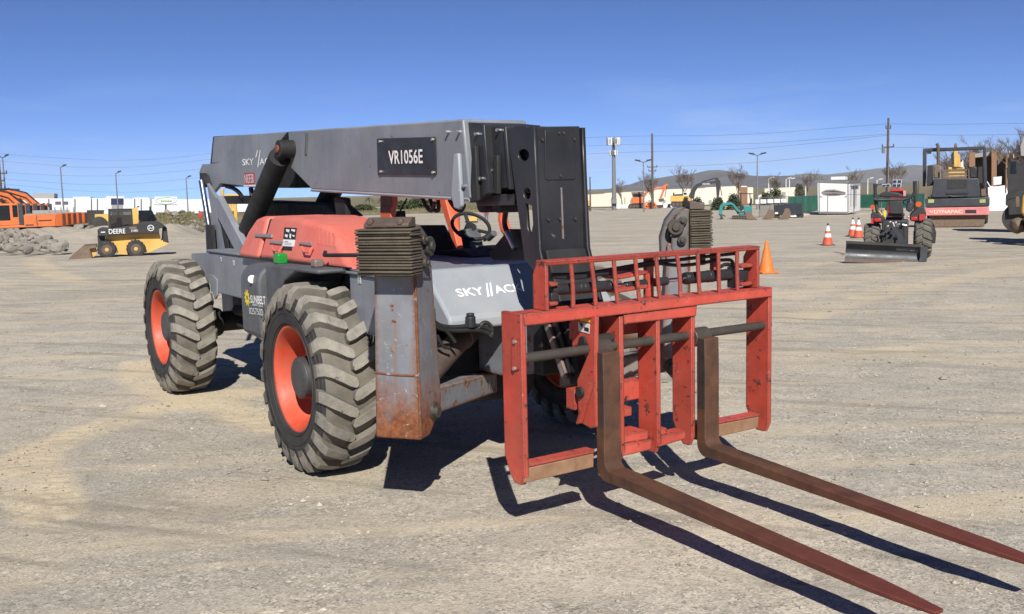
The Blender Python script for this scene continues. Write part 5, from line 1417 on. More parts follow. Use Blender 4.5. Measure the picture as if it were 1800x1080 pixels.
b.part('body', ORX, [(480,560),(540,510),(640,505),(680,560),(650,600),(480,600)], .3, 1.2, bevel=.04); b.part('box', WHT, [(680,505),(758,505),(758,545),(680,548)], .1, 1.2, bevel=.02); b.part('skid', BLKM, [(670,550),(770,545),(770,585),(690,598)], .2, 1.1)
# yellow excavator with black boom
b = Bg('excavator', 'yellow excavator with a long black boom reaching right over the white barriers', 'excavator', 1195, dep=190, zoom=Z3)
hs = b.part('house', YEL, [(888,402),(1170,398),(1215,470),(1200,490),(888,492)], 0, 2.8, bevel=.05)
b.part('engine_deck', BLKM, [(925,380),(1085,372),(1090,398),(925,402)], .3, 2.5); b.rod('exhaust', BLKM, [(938,385),(938,350)], .12, 1.0)
cb = b.part('cab', WHT, [(1085,345),(1150,335),(1160,400),(1085,402)], 1.4, 2.7, bevel=.05); b.rect('window', GLASS, 1095, 352, 1145, 385, 1.38, 1.4, cb)
b.part('boom', BLKM, [(1165,440),(1185,380),(1235,285),(1300,215),(1400,178),(1600,168),(1625,190),(1600,202),(1400,228),(1325,262),(1280,340),(1260,450)], 1.0, 1.7, bevel=.04)
b.part('stick', BLKM, [(1598,135),(1632,105),(1678,170),(1684,220),(1655,430),(1622,430),(1610,220)], 1.05, 1.6, bevel=.03)
b.rod('boom_cylinder', BLKM, [(1380,180),(1610,118)], .12, 1.2); b.rod('bucket_cylinder', RUSTC, [(1672,220),(1705,400)], .08, 1.2)
b.part('bucket', MUDB, [(1575,552),(1600,520),(1640,440),(1695,445),(1712,485),(1690,545)], .6, 2.0, bevel=.03)
b.text('lettering','SAMSUNG' if False else 'DOOSAN',WHITE,1395,198,1512,226,.98)
tracks(b,890,1240,490,580,0,.7); tracks(b,890,1240,490,580,2.1,2.8)
b = Bg('loose_bucket', 'dark loose digging bucket at the end of the white barriers', 'bucket', 1220, 363, zoom=Z3)
b.part('shell', MUDB, [(1228,470),(1290,468),(1300,520),(1280,560),(1232,562)], 0, 1.0, bevel=.03)

# teal mini excavator
Z4 = (1240,310,1/9)
b = Bg('mini_excavator', 'teal mini excavator with a canopy and its arm folded down to the left', 'excavator', 1300, 386, zoom=Z4)
tracks(b,415,760,628,682,0,.3); tracks(b,415,760,628,682,1.0,1.3)
b.part('house', TEAL, [(615,480),(735,475),(740,570),(620,580),(600,520)], .15, 1.15, bevel=.05); b.part('base', BLKM, [(510,565),(640,560),(640,615),(530,618)], .2, 1.1, bevel=.02); b.part('side_panel', TEAL, [(535,578),(610,575),(610,610),(540,610)], .1, .2)
b.part('seat', BLKM, [(560,470),(600,460),(620,510),(560,560),(535,530)], .4, .9, bevel=.03)
b.part('boom', TEAL, [(232,455),(290,428),(400,412),(450,440),(540,545),(530,560),(500,560),(430,465),(400,450),(300,468),(262,480)], .5, .75, bevel=.02)
b.part('stick', TEAL, [(235,450),(275,470),(262,600),(255,620),(205,615),(215,540)], .52, .73, bevel=.02); b.part('boom_cylinder', BLKM, [(440,500),(460,495),(530,585),(510,605)], .55, .7)
b.part('bucket', BLKM, [(205,600),(250,615),(285,680),(215,682),(240,650)], .4, .9, bevel=.02); b.part('thumb', BLKM, [(258,600),(318,632),(310,645),(255,620)], .5, .75)
for a, c, y in ((555,560,.15),(700,720,.15),(560,565,1.1),(705,725,1.1)): b.rod('canopy_post', BLKM, [(a,280),(c,480)], .035, y)
b.part('canopy', BLKM, [(535,268),(750,272),(752,285),(535,282)], 0, 1.3, bevel=.02)
b.part('backrest', BLKM, [(690,450),(735,330),(745,400),(720,485)], .4, .9)
def lbucket(pts, zx, label, base=386):
    b = Bg('loose_bucket', label, 'bucket', zx, base, zoom=Z4, group='muddy buckets lying by the fence'); xs = [p[0] for p in pts]
    o = b.part('shell', MUDB, pts, 0, .9, bevel=.02)
    m = MB()
    x0, y0 = max(pts, key=lambda p: p[1]*2+p[0]*.0)
    for k in range(4):
        q = b.pt(pts[0][0], pts[0][1], .1+.22*k); m.box(q,(.12,.08,.1))
    m.build('teeth', RUSTC, o)
lbucket([(812,688),(660,688),(625,580),(650,562),(725,562),(745,620)],1320,'muddy bucket leaning against the back of the teal mini excavator',387)
lbucket([(910,680),(960,610),(1000,530),(1085,545),(1100,600),(1085,665)],1350,'muddy bucket between the teal mini excavator and the dark trailer')
lbucket([(1160,672),(1230,590),(1255,515),(1320,512),(1350,570),(1345,640),(1310,672)],1378,'muddy bucket standing in front of the dark trailer')
# dark trailer
b = Bg('dump_trailer', 'dark blue box trailer parked against the green screened fence', 'trailer', 1388, 383.5, zoom=Z4)
b.part('box', paint('navy trailer',(.018,.024,.038),.5,var=.2,vscale=2), [(1080,462),(1532,430),(1532,600),(1500,612),(1090,615)], 0, 2.4, bevel=.02)
for a in (1090,1150,1200,1260,1320,1390,1450,1500): b.part('stake', BLKM, [(a,430),(a+12,429),(a+12,600),(a,602)], -.06, 0)
for y in (0.1,2.1):
    for a in (1120,1495): q = b.pt(a,620,y); m = MB(); m.cyl(q,q+Vector((0,.25,0)),.36,n=20); m.build('wheel', SIDEW, b.e)
b.part('rear_plate', WHT, [(1100,570),(1150,570),(1150,598),(1100,600)], -.05, -.02); b.part('chock', WHT, [(1345,625),(1440,620),(1440,642),(1350,645)], -.5, -.2)

# green screened chain-link fence
b = Bg('screened_fence', 'chain link fence with green wind screen and white signs behind the trailer', 'fence', 1335, 383)
A = Vector((0,0,0)); Hf = 2.0; q = G(1440,371); Bv = b.wl(q); q = G(1520,373)
Cv = b.wl(q); q = G(1625,371); Dv = b.wl(q)
def panel(m, a, c, z0, z1, t=.02):
    d = (c-a).normalized(); s = Vector((-d.y,d.x,0))*t
    m.hexa([a-s+Vector((0,0,z0)),a+s+Vector((0,0,z0)),c+s+Vector((0,0,z0)),c-s+Vector((0,0,z0))],[a-s+Vector((0,0,z1)),a+s+Vector((0,0,z1)),c+s+Vector((0,0,z1)),c-s+Vector((0,0,z1))])
m = MB(); panel(m,A,A+(Bv-A)*.55,.1,Hf-.1); m.build('chain_link_panel', MESH, b.e, smooth=0)
m = MB(); panel(m,A+(Bv-A)*.42,Bv,.1,Hf-.05,.03); m.build('green_screen', GSCR, b.e, smooth=0)
m = MB(); panel(m,Bv,Dv,.35,Hf-.05,.03); m.build('green_screen', GSCR, b.e, smooth=0)
for i in range(8): p = A+(Bv-A)*i/7; m = MB(); m.cyl(p,p+Vector((0,0,Hf)),.04,n=8); m.build('fence_post', GALV, b.e)
for i in range(1,6): p = Bv+(Dv-Bv)*i/5; m = MB(); m.cyl(p,p+Vector((0,0,Hf)),.04,n=8); m.build('fence_post', GALV, b.e)
m = MB(); m.tube([A+Vector((0,0,Hf)),Bv+Vector((0,0,Hf)),Dv+Vector((0,0,Hf))],.03,6); m.build('top_rail', GALV, b.e)
b2 = b
for i, (x0,x1,y0,y1) in enumerate(((1328,1334.5,351,358.5),(1337,1347,350.8,358),(1349,1359.5,350.4,357.4),(1361,1371.5,349.9,356.9),(1373,1382.5,349.5,356.3))):
    f = Bg('site_sign', ['white sign at the left corner of the green fence','second white sign from the left on the fence','middle white sign of the five on the fence','second white sign from the right on the fence','rightmost of the white signs on the fence'][i], 'sign', (x0+x1)/2, dep=b2.dep-.8, z=.2, group='white signs hung on the fence')
    o = f.rect('panel', WHT, x0, y0, x1, y1, 0, .03)
    if i in (1,4): f.rect('print', plain('faint print',(.45,.42,.4)), x0+2, y0+3.2, x1-3, y0+4.6, -.01, 0, o)
b = Bg('concrete_kerb', 'pale concrete edge under the green screened fence', 'kerb', 1425, 378)
m = MB(); q = [G(1395,378.5),G(1440,373),G(1440,376),G(1395,381)]; lc = lambda p: b.wl(p); m.prism([lc(p) for p in q],(0,0,.12)); m.build('kerb', CREAM, b.e)

# front chain-link run with bare posts
b = Bg('chain_link_fence', 'low-visibility chain link fence in front of the caravan', 'fence', 1455, 379)
q = G(1625,381); E2 = b.wl(q); q = G(1600,379); E1 = b.wl(q)
for i in range(4): p = E1*i/3; m = MB(); m.cyl(p,p+Vector((0,0,2.1)),.04,n=8); m.build('fence_post', GALV, b.e)
m = MB(); m.tube([Vector((0,0,2.1)),E1+Vector((0,0,2.1))],.022,6); m.build('top_rail', GALV, b.e)

# caravan (rear three-quarter)
Z5 = (1400,180,400/1800)
b = Bg('caravan', 'white box caravan with a dark swirl decal on its end wall', 'caravan', 1464, 378, zoom=Z5, yaw=-11)
bd = b.part('body', WHT, [(165,640),(175,625),(405,638),(412,650),(412,875),(400,882),(180,876),(168,860)], 0, 7.0, bevel=.05)
b.part('roof_trim', GALV, [(150,615),(415,622),(415,640),(150,632)], -.08, 7.0); b.part('roof_unit', WHT, [(255,590),(368,588),(372,615),(255,618)], 1.0, 2.5, bevel=.05)
m = MB()
m.prism([b.pt(a,c,-.01) for a,c in ((195,715),(230,694),(300,690),(390,712),(385,728),(330,740),(260,742),(215,735))],(0,-.006,0)); dc = m.build('swirl_decal', plain('grey swirl',(.22,.2,.2)), bd)
for pts in (((200,706),(290,700),(392,716),(290,710)),((215,728),(300,722),(385,732),(300,736))):
    m = MB(); m.prism([b.pt(a,c,-.02) for a,c in pts],(0,-.006,0)); m.build('swirl_decal', plain('dark swirl',(.05,.045,.045)), bd)
for a in (205,375): q = b.pt(a,888,1.5); m = MB(); m.cyl(q-Vector((0,0,-.02)),q+Vector((0,.3,-.0)),.32,n=18); m.build('wheel', SIDEW, b.e)
b.rod('edge_trim', GALV, [(180,640),(182,868)], .04, -.03); b.rod('edge_trim', GALV, [(409,645),(409,870)], .04, -.03)
b.part('bumper', GALV, [(175,865),(410,868),(410,884),(178,882)], -.2, 0, bevel=.02)
xr = b.pt(412,700).x+.03
for yy in (1.2,2.6,4.2): b.rod('awning_arm', GALV, [(xr,yy,b.pt(412,660).z),(xr,yy,b.pt(412,830).z)], .05)
m = MB(); m.bb(xr-.02,xr+.25,1.0,5.5,b.pt(412,664).z,b.pt(412,648).z); m.build('awning', CONC, b.e, .03)
m = MB(); m.bb(xr-.04,xr,2.9,3.8,b.pt(412,850).z,b.pt(412,690).z); m.build('door', GALV, b.e); b.part('vent', GALV, [(180,742),(205,748),(205,754),(180,750)], -.02, 0); b.part('vent', GALV, [(380,748),(400,742),(400,750),(380,754)], -.02, 0)

# compact tractor seen from behind, with a rear blade
Z6 = (1480,310,1/9); Z7 = (1480,360,1/9)
b = Bg('compact_tractor', 'small red and black tractor seen from behind with a black rear blade', 'tractor', 1571, 460, zoom=Z6)
k9 = b.k/9
def twheel(px, py0, py1, wpx, y):
    R = (py1-py0)/2*k9; q = b.pt(px,(py0+py1)/2,y)
    t = make_tyre(R, wpx*k9, 16, R*.55, seed=int(px)); o = t.build('wheel', [SIDEW, paint('tractor tread',(.10,.095,.08),.9,var=.3,vscale=8) if 'tractor tread' not in bpy.data.materials else bpy.data.materials['tractor tread'], GROOVE], b.e, smooth=38)
    o.rotation_euler = (0,0,PI/2); o.location = q
    m = MB(); m.lathe([(-wpx*k9*.4,.05),(-wpx*k9*.35,R*.5),(-wpx*k9*.42,R*.57)],n=28); r = m.build('rim', DKGR, o)
    return o
b.zoom = Z6
twheel(1305,700,1335,255,1.25); twheel(460,772,1335,250,1.25)
twheel(1240,930,1290,130,3.0); twheel(560,930,1290,130,3.0)
m = MB(); q0 = b.pt(620,1060,1.1); q1 = b.pt(1060,760,1.1)
m.bb(b.pt(640,0,0).x,b.pt(1080,0,0).x,.9,1.6,.35,.95); m.bb(b.pt(700,0,0).x,b.pt(1010,0,0).x,1.4,3.0,.5,1.0); m.build('transmission_housing', BLKM, b.e, .03)
m = MB(); m.bb(b.pt(720,0,0).x,b.pt(990,0,0).x,2.2,3.5,.8,1.35); m.build('bonnet', REDM, b.e, .08)
m = MB(); m.prism([b.pt(a,c,2.0) for a,c in ((560,350),(590,290),(640,268),(760,258),(900,272),(975,320),(985,362))],(0,.3,0)); m.build('dashboard', BLKM, b.e, .03)
b.part('seat_back', BLKM, [(740,400),(970,398),(978,605),(960,620),(770,620),(752,600)], 1.05, 1.2, bevel=.03); b.part('seat', BLKM, [(720,610),(1000,610),(1000,660),(720,660)], 1.1, 1.6, bevel=.03)
fl = b.part('fender', BLKM, [(440,620),(470,598),(560,600),(660,670),(690,780),(640,770),(450,780)], .95, 1.7, bevel=.02); fr = b.part('fender', BLKM, [(1090,640),(1120,590),(1230,500),(1310,500),(1350,600),(1340,690),(1250,740),(1090,730)], .95, 1.7, bevel=.02)
b.part('fender_skin', REDM, [(445,690),(480,680),(490,770),(450,780)], .9, .95); b.part('fender_skin', REDM, [(1240,620),(1330,620),(1335,690),(1270,730),(1235,720)], .9, .95)
TLR = plain('tail lamp red', (.45,.02,.02), .25); AMB = plain('amber reflector', (.5,.09,.02), .3)
b.rect('tail_lamp', TLR, 500, 690, 610, 742, .9, .95, bevel=.01); b.rect('tail_lamp', TLR, 1100, 665, 1205, 722, .9, .95, bevel=.01)
b.disc('indicator_lamp', AMB, 472, 505, 38, .95, 1.0); b.disc('indicator_lamp', AMB, 1228, 458, 46, .95, 1.0)
b.rod('lamp_stalk', BLKM, [(472,540),(480,620)], .02, 1.0); b.rod('lamp_stalk', BLKM, [(1235,500),(1240,560)], .02, 1.0)
rb = b.rod('roll_bar', BLKM, [(512,130),(512,370),(520,420),(540,560),(610,660)], .045, 1.3); b.rod('roll_bar', BLKM, [(1170,85),(1175,300),(1190,430),(1180,560),(1140,620)], .045, 1.3)
b.rod('roll_bar_top', BLKM, [(490,375),(560,390),(980,385),(1060,365),(1140,310),(1170,260)], .04, 1.2)
for a in (490,535): b.rod('roll_bar_fork', BLKM, [(a,120),(a,180)], .018, 1.3)
for a in (1152,1190): b.rod('roll_bar_fork', BLKM, [(a,75),(a,150)], .018, 1.3)
m = MB(); q = b.pt(1075,430,2.0); m.torus(q,Vector((.5,-.6,.6)),.17,.02,24,6); m.build('steering_wheel', BLKM, b.e)
b.part('console', DKGR, [(1020,560),(1040,420),(1090,395),(1140,430),(1150,540),(1090,600)], 1.3, 1.6, bevel=.03)
b.rect('caution_plate', YELLOW, 655, 560, 690, 665, 1.05, 1.07); b.rod('safety_strap', YELLOW, [(570,560),(630,640)], .012, 1.0)
b.zoom = Z7
bl = [( .0,0)]
def blade():
    q = [b.pt(85,570,-.6), b.pt(1245,642,-.25), b.pt(1222,940,-.25), b.pt(55,878,-.6)]
    m = MB(); n = 6; rows = []
    for i in range(n+1):
        t = i/n; off = .16*math.sin(PI*t)
        L = q[0].lerp(q[3],t)+Vector((0,off,0)); R = q[1].lerp(q[2],t)+Vector((0,off,0)); rows.append((L,R))
    f = [[m._v(L),m._v(R)] for L,R in rows]; g = [[m._v(L+Vector((0,.03,0))),m._v(R+Vector((0,.03,0)))] for L,R in rows]
    for i in range(n):
        m._f([f[i][0],f[i][1],f[i+1][1],f[i+1][0]]); m._f([g[i][1],g[i][0],g[i+1][0],g[i+1][1]])
        for s in (0,1): m._f([f[i][s],f[i+1][s],g[i+1][s],g[i][s]])
    m._f([f[0][0],f[0][1],g[0][1],g[0][0]]); m._f([f[n][0],f[n][1],g[n][1],g[n][0]])
    o = m.build('rear_blade', DKGR, b.e, smooth=50)
    m = MB(); L,R = q[0].lerp(q[3],.80),q[1].lerp(q[2],.80); m.prism([L+Vector((0,.07,0)),R+Vector((0,.07,0)),q[2]+Vector((0,-.01,0)),q[3]+Vector((0,-.01,0))],(0,-.012,0)); m.build('cutting_edge', RUSTC, o)
    m = MB(); m.bar(q[0],q[1],.05,.06); m.build('top_rail', BLKM, o)
    m = MB(); e = [b.pt(a,c,-.26) for a,c in ((1240,645),(1352,658),(1335,890),(1300,935),(1228,942))]; m.prism(e,(0,.02,0)); m.build('end_plate', DKGR, o)
    ud = (q[1]-q[0]).normalized(); o0 = b.pt(880,703,-.58)+Vector((0,.30,0))
    a = q[0].lerp(q[3],.30); a2 = q[1].lerp(q[2],.30); s = a.lerp(a2,.68)+Vector((0,.10,0)); 
    text('lettering','FRONTIER',plain('grey print',(.3,.3,.32)),o,s,ud,(0,.0,1),.42,.05,.01); text('lettering','1096',plain('red print',(.5,.1,.08)),o,s+ud*.46,ud,(0,0,1),.24,.055,.01)
blade()
b.part('hitch_arm', DKGR, [(790,360),(840,360),(1040,610),(930,610),(820,440)], .2, .3); b.part('hitch_arm', DKGR, [(780,370),(800,400),(530,540),(500,530)], .3, .38)
for x0,y0,x1,y1 in ((690,460,660,600),(985,330,1000,600),(800,290,830,360),(870,330,920,320),(960,330,1030,345),(680,440,690,330)): b.rod('hitch_link', ZINC if x0 in (800,870,960) else BLKM, [(x0,y0),(x1,y1)], .022, .5)
m = MB(); 
for a,c in ((760,290),(850,300),(880,350),(990,340),(720,360),(1050,210)): q = b.pt(a,c,.6); m.box(q,(.06,.06,.05))
m.build('hitch_fitting', ZINC, b.e, .01)
b.part('front_bucket', BLKM, [(1455,470),(1562,455),(1590,560),(1572,755),(1470,760)], 3.6, 4.3, bevel=.02); b.part('bucket_sticker', WHT, [(1480,510),(1505,500),(1510,590),(1490,595)], 3.58, 3.6)

# solar lighting trailer and dark red vehicle beyond the tractor
b = Bg('solar_trailer', 'small trailer with a grid of tilted solar panels beyond the tractor', 'trailer', 1575, dep=95, zoom=Z6)
for x0,x1,y0,y1 in ((812,868,62,105),(884,940,62,105),(805,862,125,168),(875,932,125,168),(640,695,135,165),(705,760,128,158)):
    b.part('solar_panel', NAVY, [(x0,y0),(x1,y0),(x1-4,y1),(x0-4,y1)], 0, .06); b.part('panel_frame', WHT, [(x0-7,y0-6),(x1+7,y0-6),(x1+3,y1+6),(x0-11,y1+6)], .07, .1)
b.rod('mast', GALV, [(870,170),(870,330)], .06, .3); b.part('base', GALV, [(760,320),(960,320),(960,350),(760,350)], .2, 1.5)
b = Bg('red_vehicle', 'dark red vehicle roof showing behind the tractor dashboard', 'vehicle', 1580, dep=80, zoom=Z6)
b.part('roof', REDM, [(770,200),(960,195),(975,240),(760,245)], .1, 1.8, bevel=.05); b.part('cabin', GLASS, [(765,240),(980,238),(985,290),(760,290)], .2, 1.7); b.part('body', REDM, [(755,285),(1010,280),(1010,380),(755,380)], 0, 1.9, bevel=.05); b.part('tank', PINK, [(965,230),(1010,228),(1012,320),(968,320)], -.2, .1, bevel=.03)

# soil compactor seen from behind
b = Bg('road_roller', 'large dark soil roller with pink lettered panel, seen from behind the tractor', 'roller', 1682, 400, zoom=Z5)
q = b.pt(1290,945,0); q0 = b.pt(1060,945,0); q1 = b.pt(1490,945,0); R = q.z+.02; rr = b.pt(1290,890,0).z
m = MB(); m.lathe([(q0.x,.3),(q0.x,.74),(q0.x+.06,.8),(q1.x-.06,.8),(q1.x,.74),(q1.x,.3)], c=(0,.85,.8), axis='x', n=40); m.build('drum', MUDB, b.e)
b.part('rear_valance', MUDB, [(1045,893),(1500,888),(1482,985),(1092,990)], .0, .12, bevel=.03)
pn = b.part('lettered_panel', PINK, [(1018,835),(1522,826),(1525,890),(1025,896)], -.25, .3, bevel=.02)
b.rect('panel_slot', BLKM, 1335, 850, 1422, 877, -.26, -.25, pn); b.text('lettering','DYNAPAC',plain('pale lettering',(.75,.6,.45)),1088,852,1312,880,-.255,pn,.02)
m = MB(); m.tube([b.pt(1055,858,-.255),b.pt(1066,876,-.255),b.pt(1078,858,-.255)],.03,5); m.build('chevron_mark', plain('pale mark',(.75,.6,.45)), pn)
bm_ = b.part('bumper', DKGR, [(1018,765),(1528,752),(1526,820),(1022,832)], -.2, .4, bevel=.03)
LGT = plain('work lamp glass', (.35,.38,.16), .2)
for a in (1042,1448): b.part('tail_lamp', LGT, [(a,768),(a+48,767),(a+46,795),(a,796)], -.22, -.2, bm_)
hd = b.part('engine_hood', DKGR, [(1085,608),(1440,600),(1452,690),(1458,752),(1068,756),(1075,690)], 0, 1.6, bevel=.04)
b.part('grille', BLKM, [(1195,612),(1345,610),(1348,678),(1196,682)], -.02, 0, hd); b.part('grille', BLKM, [(1185,715),(1360,712),(1360,724),(1185,728)], -.04, 0, hd); b.rod('hood_handle', DKGR, [(1210,740),(1240,746),(1320,744),(1350,736)], .03, -.05)
b.part('step', LGT if False else MUDB, [(1025,690),(1060,680),(1060,745),(1030,748)], .1, .5); b.part('step', MUDB, [(1462,688),(1500,680),(1500,740),(1465,745)], .1, .5)
b.part('oil_cooler', MUDB, [[(1150,532),(1362,526),(1362,545),(1150,550)],[(1155,562),(1360,558),(1360,575),(1155,580)],[(1150,588),(1362,582),(1362,604),(1150,606)]], .3, 1.2); b.part('cooler_frame', RUSTC, [[(1140,530),(1155,530),(1158,606),(1146,606)],[(1358,525),(1370,525),(1370,604),(1358,604)]], .2, 1.3)
b.part('air_cleaner', MUDB, [(1080,495),(1128,492),(1132,600),(1085,604)], .4, 1.0, bevel=.05); b.part('hydraulic_block', BLKM, [(1035,500),(1075,495),(1080,660),(1030,665)], .4, 1.2, bevel=.03)
b.rod('exhaust_stack', RUSTC, [(1120,500),(1118,345),(1108,322)], .075, .7, n=12)
b.part('seat', BLKM, [(1365,510),(1430,505),(1430,600),(1375,600)], .9, 1.6, bevel=.05); b.part('console', BLKM, [(1440,510),(1480,505),(1485,640),(1445,640)], 1.0, 1.6)
fr = b.part('roll_frame', DKGR, [[(996,362),(1490,343),(1505,352),(1505,372),(1478,368),(1020,386),(1000,382)],[(994,375),(1020,380),(1016,665),(994,668)],[(1482,368),(1506,365),(1512,680),(1488,682)]], .9, 1.05, bevel=.02)
b.part('roll_frame_rear', DKGR, [[(996,362),(1490,343),(1490,365),(998,384)],[(998,378),(1018,378),(1016,640),(998,640)],[(1484,366),(1504,364),(1508,660),(1488,662)]], 2.4, 2.55)
b.part('frame_lamp', BLKM, [(1028,388),(1064,386),(1064,404),(1028,406)], .8, .95); b.part('frame_lamp', BLKM, [(1398,372),(1430,370),(1430,388),(1398,390)], .8, .95)
for y in (1.4,): 
    for a in (1060,1490): q = b.pt(a,880,2.4); m = MB(); m.lathe([(q.x-.22,.4),(q.x-.22,.7),(q.x-.12,.78),(q.x+.12,.78),(q.x+.22,.7),(q.x+.22,.4)],c=(0,3.4,.78),axis='x',n=32); m.build('wheel', SIDEW, b.e)
# yellow crane boom behind the roller
b = Bg('crane', 'yellow folded crane boom standing up behind the roller frame', 'crane', 1681, dep=62, zoom=(1600,200,1/9))
b.part('boom', YEL, [(688,585),(752,580),(762,845),(690,845)], 0, .5, bevel=.03); b.part('boom', YEL, [(760,640),(785,640),(800,845),(765,845)], .1, .4); b.part('side_tank', BLKM, [(650,640),(680,590),(690,600),(690,800),(650,790)], 0, .4, bevel=.03); b.rod('boom_cylinder', WHT, [(815,740),(818,850)], .09, .2); b.part('seat', BLKM, [(795,735),(825,735),(825,760),(795,760)], .1, .3)
b.part('turret', MUDB, [(690,500),(720,455),(745,500),(740,560),(695,560)], .1, .4, bevel=.03); b.part('carrier', YEL, [(600,845),(860,840),(860,1300),(600,1310)], .2, 2.4, bevel=.05)
for a in (640,820): q = b.pt(a,1330,0); m = MB(); m.cyl(Vector((q.x,0,.5)),Vector((q.x,.5,.5)),.5,n=20); m.build('wheel', SIDEW, b.e)
# white tank wall and dark truck at the right edge
b = Bg('white_container', 'white container standing between the roller and the dark machine', 'container', 1755, 372, zoom=(1640,240,.24062))
b.part('body', WHT, [(400,372),(530,358),(545,400),(545,545),(405,548)], 0, 4, bevel=.03); b.part('cab', WHT, [(438,298),(503,292),(500,352),(440,358)], .5, 2.5, bevel=.05); b.rod('ladder_rail', WHT, [(395,330),(415,365),(445,370)], .05, .3); b.part('base', BLKM, [(410,545),(545,542),(545,552),(410,555)], .2, 3.8)
b = Bg('dark_loader', 'tall black machine with a grey roof cut by the right edge', 'loader', 1790, dep=38, zoom=(1640,240,.24062))
b.part('roof', CONC, [(635,70),(665,-20),(740,-60),(900,-60),(900,150),(640,145)], .3, 2.2, bevel=.03)
b.part('cab', BLKM, [(545,240),(560,175),(610,172),(636,190),(700,140),(900,140),(900,430),(545,420)], .4, 2.4, bevel=.02); b.part('lower_body', BLKM, [(532,430),(560,415),(640,400),(900,400),(900,560),(600,575),(552,580),(548,510),(530,505)], .3, 2.5, bevel=.03)
b.part('chute', CONC, [(500,352),(545,240),(560,240),(556,352)], .5, .8) if False else None
b.rod('mirror_arm', BLKM, [(527,240),(545,232),(548,310)], .03, .2); b.part('mirror', BLKM, [(524,235),(534,235),(534,415),(526,415)], .1, .25, bevel=.01)
b.part('window', GLASS, [(568,185),(606,184),(610,270),(568,272)], .38, .4)
for a in (620,800): q = b.pt(a,575,1); m = MB(); m.cyl(Vector((q.x,.5,.55)),Vector((q.x,1.0,.55)),.56,n=24); m.build('wheel', SIDEW, b.e)
b = Bg('wheel_loader', 'yellow wheel loader cut by the right edge, tyre and rusty hub showing', 'loader', 1850, dep=28, zoom=(1640,240,.24062))
b.part('front_frame', YEL, [(650,440),(675,415),(760,380),(1100,380),(1100,600),(700,640),(640,560)], .2, 1.8, bevel=.05); b.part('lamp_bracket', MUDB, [(603,440),(630,440),(630,515),(606,515)], .1, .4); b.rod('hydraulic_hose', BLKM, [(535,465),(580,448),(640,440)], .03, .2)
b.part('rear_body', YEL, [(900,250),(1300,250),(1300,600),(900,600)], .1, 2.0, bevel=.08); cb = b.part('cab', BLKM, [(820,20),(1050,20),(1060,380),(800,380)], .3, 1.8, bevel=.05)
q = b.pt(620,650,0); m = MB(); m.blob((q.x,-.1,q.z),(.22,.3,.24),2,.05); m.build('hub', MUDB, b.e)
for a, y in ((868,-.4),(868,1.7),(1300,-.4),(1300,1.7)):
    q = b.pt(a,640,0); R = .66; m = make_tyre(R,.5,18,.45,seed=a); o = m.build('wheel', [SIDEW,bpy.data.materials['tractor tread'],GROOVE], b.e, smooth=38); o.location = (q.x,y,R); 
    m = MB(); m.lathe([(-.18,.05),(-.12,.27),(-.2,.31)],n=24); m.build('rim', YEL, o)
# second loader, whose arms throw the shadows lying at the right edge
b = Bg('skid_steer_loader', 'yellow skid steer loader standing just outside the right edge', 'loader', 2035, dep=19)
m = MB(); m.bb(-.8,1.6,-.2,1.2,.4,1.3); m.build('body', YEL, b.e, .05)
m = MB(); m.bb(-.4,.9,0,1.0,1.3,2.2); m.build('cab', BLKM, b.e, .05)
for y in (-.35,1.15):
    m = MB(); m.bar((1.5,y,1.7),(-1.1,y,1.35),.12,.2); m.bar((-1.1,y,1.4),(-1.35,y,.3),.12,.18); m.build('loader_arm', YEL, b.e, .02)
for x in (-.4,1.1):
    for y in (-.35,1.2): m = MB(); m.cyl((x,y-.12,.42),(x,y+.12,.42),.42,n=24); m.build('wheel', SIDEW, b.e, .03)
m = MB(); m.prism([(-1.4,-.5,.05),(-2.1,-.5,.05),(-1.5,-.5,.7)],(0,2.0,0)); m.build('bucket', MUDB, b.e)

# traffic cones
CONEO = paint('cone orange', (.72,.17,.02), .6, var=.1, vscale=8, chip=.12, chipcol=(.18,.06,.03), chipscale=9, dust=.2)
CONER = paint('cone red-orange', (.6,.085,.03), .6, var=.15, vscale=8, dust=.3, dustcol=(.4,.15,.1))
CONEW = paint('cone reflective band', (.75,.74,.72), .5, var=.08, dust=.2)
def cone(px, base, h, label, bands, mat, tip=None):
    b = Bg('traffic_cone', label, 'traffic cone', px, base, group='traffic cones on the yard'); H = h*b.k; r0 = H*.21; e = b.e
    m = MB(); m.box((0,0,.018),(r0*2.7,r0*2.7,.036)); m.build('base', mat if not bands else BLKM, e, .008)
    def rad(z): return r0*(1-z/H)+H*.035
    cuts = [.03]; 
    segs = [(0,1,mat)] if not bands else [(0,.38,mat),(.38,.55,CONEW),(.55,.66,mat),(.66,.9,CONEW),(.9,1,BLKM)]
    for a, c, mt in segs:
        m = MB(); z0 = max(.03,a*H); z1 = c*H; m.lathe([(z0,rad(z0)),(z1,rad(z1))],axis='z',n=28); m.build('band' if mt is CONEW else 'cone_body', mt, e, smooth=40)
    e.rotation_euler = (0,0,RZ+px)
    return e
cone(1348,480,57,'plain orange traffic cone just right of the carriage guard',False,CONEO)
cone(1456,432,39,'striped traffic cone standing alone in front of the caravan',True,CONER)
cone(1500,416,33,'striped traffic cone with orange top, left of the tilted pair by the tractor',True,CONER)
cone(1510,419,36,'striped traffic cone touching the left tyre of the tractor',True,CONER)
cone(1787,388,26,'striped traffic cone in front of the dark machine at the right edge',True,CONER)

